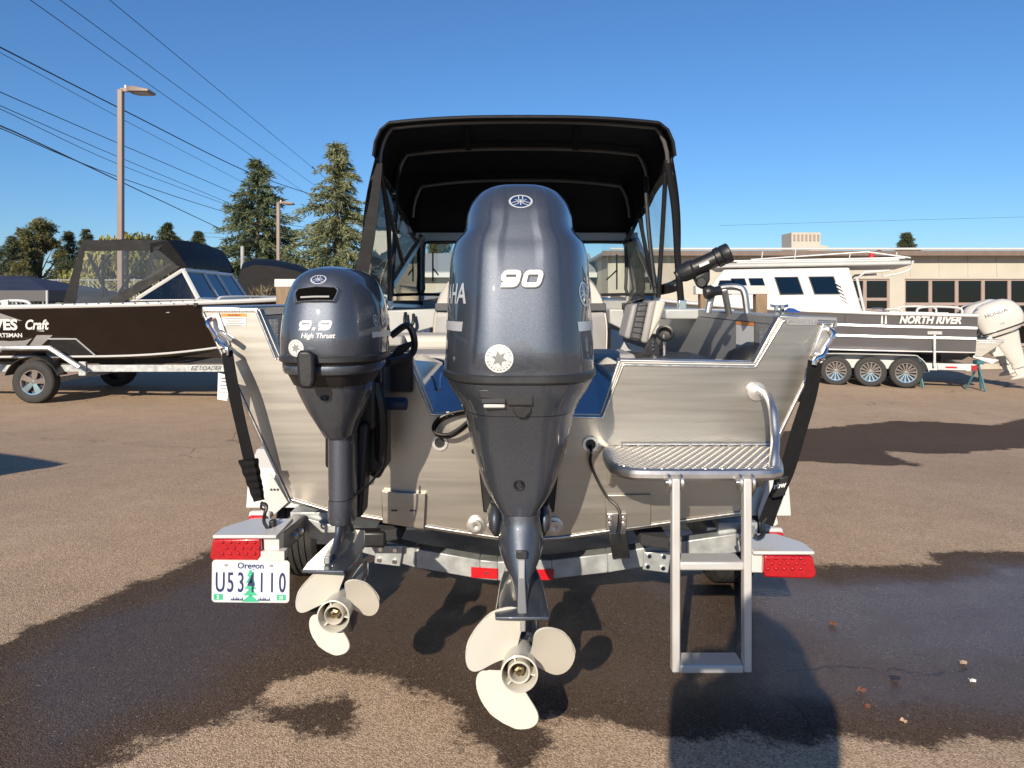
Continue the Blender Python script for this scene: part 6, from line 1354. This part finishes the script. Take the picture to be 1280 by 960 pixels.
for s in (1, -1):
    MB().box((3.2, s * 1.02, .42), (6.4, .09, .14)).build('side_rail', WHITE, nt_, bevel=.006); MB().tube([(6.4, s * 1.02, .42), (8.6, s * .05, .42)], .06, 4).build('tongue_rail', WHITE, nt_)
    for u in (1.24, 1.88, 2.52): wheel(nt_, (u, s * 1.20, .30 + (gz(7.2) - NR0.z)), .30, .20, s, CHROME, 14, (0, 1, 0), .66, .07)
    fp = [(.84, .34), (.90, .50), (1.02, .62), (1.2, .655), (2.56, .655), (2.74, .62), (2.86, .50), (2.94, .34)]
    MB().grid([[Vector((a, s * y, b)) for a, b in smooth_path([(a, b, 0) for a, b in fp], 3) for _ in [0]] if False else [Vector((q.x, s * y, q.y)) for q in smooth_path([(a, b, 0) for a, b in fp], 3)] for y in (1.06, 1.325)]).build('fender', WHITE, nt_, solid=.012, ang=50)
    MB().prism([(.92, s * 1.07, .36), (.98, s * 1.07, .58), (1.2, s * 1.07, .64), (2.56, s * 1.07, .64), (2.80, s * 1.07, .58), (2.86, s * 1.07, .36)], (0, -s * .01, 0)).build('fender_skirt', WHITE, nt_)
    MB().box((.40, s * 1.09, .42), (.5, .04, .10)).build('light_bar', WHITE, nt_); MB().box((.42, s * 1.113, .42), (.20, .006, .035)).build('reflector', REDF, nt_); MB().box((.02, s * 1.08, .42), (.1, .06, .1)).build('tail_light', RED, nt_, bevel=.008)
    MB().box((.72, s * 1.16, .76), (.04, .05, .64)).build('guide_post', GALV, nt_); MB().box((.72, s * 1.17, 1.10), (.26, .05, .07)).build('guide_pad', LTGREY, nt_, bevel=.01)
    MB().box((3.0, s * .55, .55), (5.0, .12, .12)).build('bunk', BUNK, nt_)
for u in (.1, 1.24, 1.88, 2.52, 4.8): MB().box((u, 0, .40), (.09, 2.1, .10)).build('crossmember', WHITE, nt_)
MB().cyl((8.0, .12, gz(2) - NR0.z), (8.0, .12, .55), .035).build('jack', GALV, nt_)
TEAL = mat('teal_jack_paint', (.04, .13, .15), .5, 0, .2)
for k, (u, v) in enumerate(((-.08, .95), (.95, .75))):
    w_ = NR0 + Matrix.Rotation(NRA, 3, 'Z') @ Vector((u, v, 0)); js = thing('jack_stand', 'teal steel jack stand under the stern of the grey offshore boat', 'jack stand', (w_.x, w_.y, gz(w_.x)), group='jack stands under the offshore boat')
    for d in ((.1, .1), (-.1, .1), (0, -.14)): MB().tube([(w_.x + d[0] * 1.6, w_.y + d[1] * 1.6, gz(w_.x) - .02), (w_.x, w_.y, .52 + gz(w_.x))], .022, 6).build('leg', TEAL, js)
    MB().box((w_.x, w_.y, .56 + gz(w_.x)), (.14, .14, .08)).build('pad', TEAL, js)
# white outboards on the offshore boat
MW = mat('white_outboard_paint', (.53, .515, .47), .3, 0, .03, 4, coat=.6)
def white_motor(v, label):
    w_ = NR0 + Matrix.Rotation(NRA, 3, 'Z') @ Vector((-.50, v, 1.02))
    o = thing('white_outboard', label, 'outboard motor', w_, (0, R(22), NRA), local=True, group='white outboards on the offshore boat')
    # local: x towards the bow, z up, origin at the tilt tube
    LVW = [(.02, .17, -.46, .14, 2.6), (.10, .20, -.56, .20, 2.6), (.26, .215, -.62, .24, 2.6), (.44, .21, -.60, .24, 2.6), (.58, .18, -.52, .20, 2.5), (.66, .12, -.40, .10, 2.3), (.69, .05, -.28, -.02, 2.2)]
    def rg_(l): return [Vector((q.y, q.x, q.z)) for q in superring(0, l[1], l[2], l[3], l[0], l[4], 40)]
    m_ = MB().loft([rg_(l) for l in interp_levels(LVW, 4)]); m_.build('cowl', MW, o, ang=50); bv = (BVHTree.FromPolygons([Vector(q) for q in m_.v], m_.f), (0, -1, 0))
    MB().loft([rg_((.085, .203, -.565, .205, 2.6)), rg_((.115, .206, -.575, .21, 2.6))]).build('cowl_seam', BAND, o)
    MB().loft([rg_((-.02, .15, -.42, .12, 2.4)), rg_((-.25, .11, -.36, .06, 2.4)), rg_((-.62, .06, -.30, -.04, 2.2)), rg_((-.72, .05, -.34, -.02, 2.2))]).build('leg', MW, o, ang=50)
    MB().loft([rg_((-.70, .09, -.48, -.02, 2.4)), rg_((-.72, .09, -.48, -.02, 2.4))]).build('anti_ventilation_plate', MW, o)
    MB().lathe([(.05, 0), (.06, .1), (.06, .3), (.03, .46), (.001, .5)], (-.42, 0, -.90), (1, 0, 0), 20).build('gearcase', MW, o); MB().prism([(-.36, -.02, -.70), (-.04, -.02, -.70), (-.06, -.02, -.92), (-.34, -.02, -.92)], (0, .04, 0)).build('strut', MW, o, bevel=.01)
    MB().prism([(-.32, -.01, -.93), (-.1, -.01, -.93), (-.24, -.01, -1.10), (-.32, -.01, -1.10)], (0, .02, 0)).build('skeg', MW, o)
    for a in (90, 210, 330): MB().loft([[Vector((-.47 + .03 * j, math.cos(R(a + d)) * r, -.90 + math.sin(R(a + d)) * r)) for j, (d, r) in enumerate(((-20, .05), (-34, .14), (0, .19), (26, .13), (18, .05)))]] * 1 + [[Vector((-.462 + .03 * j, math.cos(R(a + d)) * r, -.90 + math.sin(R(a + d)) * r)) for j, (d, r) in enumerate(((-20, .05), (-34, .14), (0, .19), (26, .13), (18, .05)))]]).build('blade', CHROME, o)
    for s in (-1, 1): MB().prism([(.10, s * .11, .06), (.22, s * .11, .02), (.20, s * .11, -.36), (.02, s * .11, -.40)], (0, s * .02, 0)).build('clamp_bracket', MW, o, bevel=.006)
    MB().tube(smooth_path([(.20, .05, .20), (.34, .06, .12), (.40, .05, .24), (.55, .04, .18)], 5), .035, 8).build('rigging_hose', BLACKP, o); MB().tube(smooth_path([(.20, -.05, .16), (.36, -.04, .04), (.48, -.05, .16), (.6, -.04, .10)], 5), .03, 8).build('rigging_hose', BLACKP, o)
    text('HONDA', .095, INK, o, Matrix(((-1, 0, 0, -.14), (0, 0, 1, 1.0), (0, 1, 0, .45), (0, 0, 0, 1))), conform=bv, offset=.001, xs=1.15, lift=.003)
    text('250', .06, GREYP, o, Matrix(((-1, 0, 0, -.16), (0, 0, 1, 1.0), (0, 1, 0, .22), (0, 0, 0, 1))), conform=bv, offset=.0, lift=.003)
white_motor(.42, 'white outboard on the offshore boat stern, the one on the open lot side'); white_motor(-.42, 'white outboard on the offshore boat stern, the one on the workshop side')
MB().box((12.0, 19.5, gz(12) + .07), (9, .16, .16)).build('parking_kerb', mat('concrete', (.42, .38, .31), .85, 0, .12, 4, .3, 60), label='low concrete parking kerb behind the white outboards', cat='kerb', bevel=.02)

# ================================================================ the photographer, standing behind the camera
KZ = .925
SKIN = mat('skin', (.48, .30, .22), .5, 0, .05); COAT = mat('navy_jacket', (.03, .035, .05), .8, 0, .2, 20); JEAN = mat('jeans', (.05, .07, .12), .85, 0, .2, 60); HAIR = mat('brown_hair', (.06, .04, .03), .6, 0, .3, 60)
pr = Vector((.035, -.42, gz(.04, 0)))
per = thing('person', 'person in a dark jacket standing behind the camera holding up a phone', 'person', pr)
def skin(name, verts, edges, rad, m_, root=0, sub=1):
    me = bpy.data.meshes.new(name); me.from_pydata([pr + Vector((v[0], v[1], v[2] * (KZ if name == 'body' else 1))) for v in verts], edges, [])
    o = bpy.data.objects.new(name, me); COL.objects.link(o); md = o.modifiers.new('k', 'SKIN'); md.use_smooth_shade = True
    for i, r in enumerate(rad): me.skin_vertices[0].data[i].radius = r if isinstance(r, tuple) else (r, r); me.skin_vertices[0].data[i].use_root = (i == root)
    o.modifiers.new('u', 'SUBSURF').levels = sub
    bpy.context.view_layer.update(); dg = bpy.context.evaluated_depsgraph_get(); nm = bpy.data.meshes.new_from_object(o.evaluated_get(dg)); bpy.data.objects.remove(o)
    nm.materials.clear(); return finish(nm, name, m_, per, 80)
PHX = Vector((-.035, .385, 1.28))                               # phone, relative to the person's feet
skin('body', [(0, 0, .95), (0, 0, 1.12), (0, 0, 1.32), (0, .0, 1.44), (0, .01, 1.52), (0, .03, 1.60), (0, .035, 1.70), (.1, 0, .90), (.11, .03, .50), (.12, 0, .09), (.13, .14, .04), (-.1, 0, .90), (-.11, .03, .50), (-.12, 0, .09), (-.13, .14, .04),
              (.15, 0, 1.41), (.15, .12, 1.18), (.08, .30, 1.36), (-.16, 0, 1.41), (-.20, .12, 1.18), (-.18, .30, 1.36)],
     [(0, 1), (1, 2), (2, 3), (3, 4), (4, 5), (5, 6), (0, 7), (7, 8), (8, 9), (9, 10), (0, 11), (11, 12), (12, 13), (13, 14), (3, 15), (15, 16), (16, 17), (3, 18), (18, 19), (19, 20)],
     [(.17, .13), (.17, .12), (.19, .13), (.14, .10), .06, (.075, .09), (.07, .085), .095, .065, .05, (.05, .03), .095, .065, .05, (.05, .03), .085, .07, .05, .085, .07, .05], COAT, sub=2)
hd = MB().loft([[pr + Vector((q.x, q.y, z * KZ)) for q in superring(0, r, .035 - r * 1.15, .035 + r * 1.2, 0, 2, 24)] for z, r in ((1.53, .045), (1.56, .062), (1.60, .072), (1.65, .077), (1.70, .078), (1.74, .068), (1.765, .045), (1.775, .01))])
head = hd.build('head', SKIN, per, ang=80)
MB().prism([pr + Vector(q) for q in ((-.012, .115, 1.62 * KZ), (.012, .115, 1.62 * KZ), (.004, .12, 1.665 * KZ), (-.004, .12, 1.665 * KZ))], (0, .022, -.004)).build('nose', SKIN, head, bevel=.004)
for s in (-1, 1):
    MB().lathe([(.001, .008), (.007, .006), (.010, 0)], pr + Vector((s * .030, .117, 1.665 * KZ)), (0, 1, 0), 10).build('eye', INK, head); MB().lathe([(.001, .008), (.016, .006), (.022, -.01)], pr + Vector((s * .078, .03, 1.65 * KZ)), (s, 0, 0), 10).build('ear', SKIN, head)
MB().box(pr + Vector((0, .116, 1.605 * KZ)), (.045, .008, .008)).build('mouth', mat('lips', (.35, .14, .12), .5), head)
MB().loft([[pr + Vector((q.x, q.y, z * KZ)) for q in superring(0, r, .02 - r * 1.2, .02 + r * 1.05, 0, 2, 24)] for z, r in ((1.66, .078), (1.70, .082), (1.74, .076), (1.765, .05), (1.778, .012))]).build('hair', HAIR, head, ang=80)
MB().loft([[pr + Vector((q.x, q.y - .035, z * KZ)) for q in superring(0, r, -.04 - r, -.04 + r * .95, 0, 2, 24)] for z, r in ((1.42, .17), (1.50, .165), (1.60, .15), (1.68, .135), (1.74, .11), (1.78, .07), (1.795, .01))], False, True).build('hood', COAT, per, ang=80)  # unseen hood, added to round out the figure's cast shadow
for s, wr in ((1, (.08, .30, 1.36 * KZ)), (-1, (-.18, .30, 1.36 * KZ))):
    w0 = Vector(wr); tgt = PHX + Vector((s * .075, -.005, -.005)); pl_ = w0.lerp(tgt, .75)
    vs_ = [tuple(w0), tuple(w0.lerp(tgt, .4)), tuple(pl_)]; es = [(0, 1), (1, 2)]; rd = [.030, (.030, .022), (.034, .018)]
    for k in range(4):
        b = pl_ + Vector((s * .004, .004, .026 - .017 * k)); L_ = (.036, .040, .038, .030)[k]
        vs_ += [tuple(b), tuple(b + Vector((s * .002, L_, .002))), tuple(b + Vector((-s * .022, L_ + .012, .002)))]; n_ = len(vs_); es += [(2, n_ - 3), (n_ - 3, n_ - 2), (n_ - 2, n_ - 1)]; rd += [.010, .0085, .0075]
    b = pl_ + Vector((0, -.012, .006)); vs_ += [tuple(b), tuple(b + Vector((-s * .03, .012, .02))), tuple(b + Vector((-s * .05, .016, .02)))]; n_ = len(vs_); es += [(1, n_ - 3), (n_ - 3, n_ - 2), (n_ - 2, n_ - 1)]; rd += [.012, .010, .008]
    skin('hand', vs_, es, rd, SKIN)
ph = Vector((pr.x, pr.y, pr.z)) + PHX
MB().box((ph.x, -.035, ph.z), (.155, .009, .075)).build('phone', BLACKP, label='black phone held up sideways in both hands behind the viewpoint', cat='phone', bevel=.004)

# ================================================================ small litter on the asphalt
LEAFB = mat('fallen_leaf', (.16, .06, .035), .7, 0, .3, 60); LEAFT = mat('pale_leaf', (.42, .30, .20), .7, 0, .2, 60)
for i, (px, py, s, m_, lab) in enumerate([(1041, 781, .035, LEAFB, 'curled brown leaf on wet asphalt right of the ladder'), (1076, 864, .03, LEAFB, 'small reddish leaf on the asphalt right of the person shadow'), (1118, 850, .04, INK, 'dark crumpled leaf on the wet asphalt'),
                                          (1203, 830, .03, LEAFT, 'pale tan leaf chip on the wet asphalt'), (1215, 853, .025, STICK, 'white paper scrap on the wet asphalt'), (1083, 885, .025, LEAFB, 'tiny brown leaf below the reddish leaf'), (1129, 903, .022, LEAFT, 'pale splinter near the dry edge of the asphalt')]):
    x, y = GP(px, py); z = gz(x, y); r_ = random.Random(i); a0 = r_.random() * 6
    pts = [(x + .6 * s * (1 + .5 * math.sin(3 * a)) * math.cos(a + a0) * .7, y + .5 * s * math.sin(a + a0), z + .004 + .012 * abs(math.sin(a * 1.5)) * .5) for a in [2 * math.pi * k / 9 for k in range(9)]]
    MB().add(pts + [(x, y, z + .003)], [(k, (k + 1) % 9, 9) for k in range(9)]).build('fallen_leaf' if i not in (4,) else 'paper_scrap', m_, label=lab, cat='leaf' if i != 4 else 'paper', solid=.0015)

# ================================================================ neighbour boat beside the viewpoint (its bow shadow falls into view)
n0 = Vector((-10.62, 2.25, gz(-8, 2.5)))
nb_ = thing('second_runabout', 'second dark runabout hull on a trailer beside the viewpoint, only its bow shadow in view', 'boat', n0, local=True)
nt2 = thing('second_runabout_trailer', 'galvanised trailer under the second dark runabout beside the viewpoint', 'trailer', n0, local=True)
for src, dst in ((lb, nb_), (lt_, nt2)):
    for ch in list(src.children):
        if src is lb and ch.name.split('.')[0] not in ('hull', 'hull_bottom', 'gunwale', 'chine_rail', 'deck'): continue
        if ch.name.startswith('lettering') or ch.name.startswith('jack') or ch.name.startswith('tongue'): continue
        copy_tree(ch, dst)
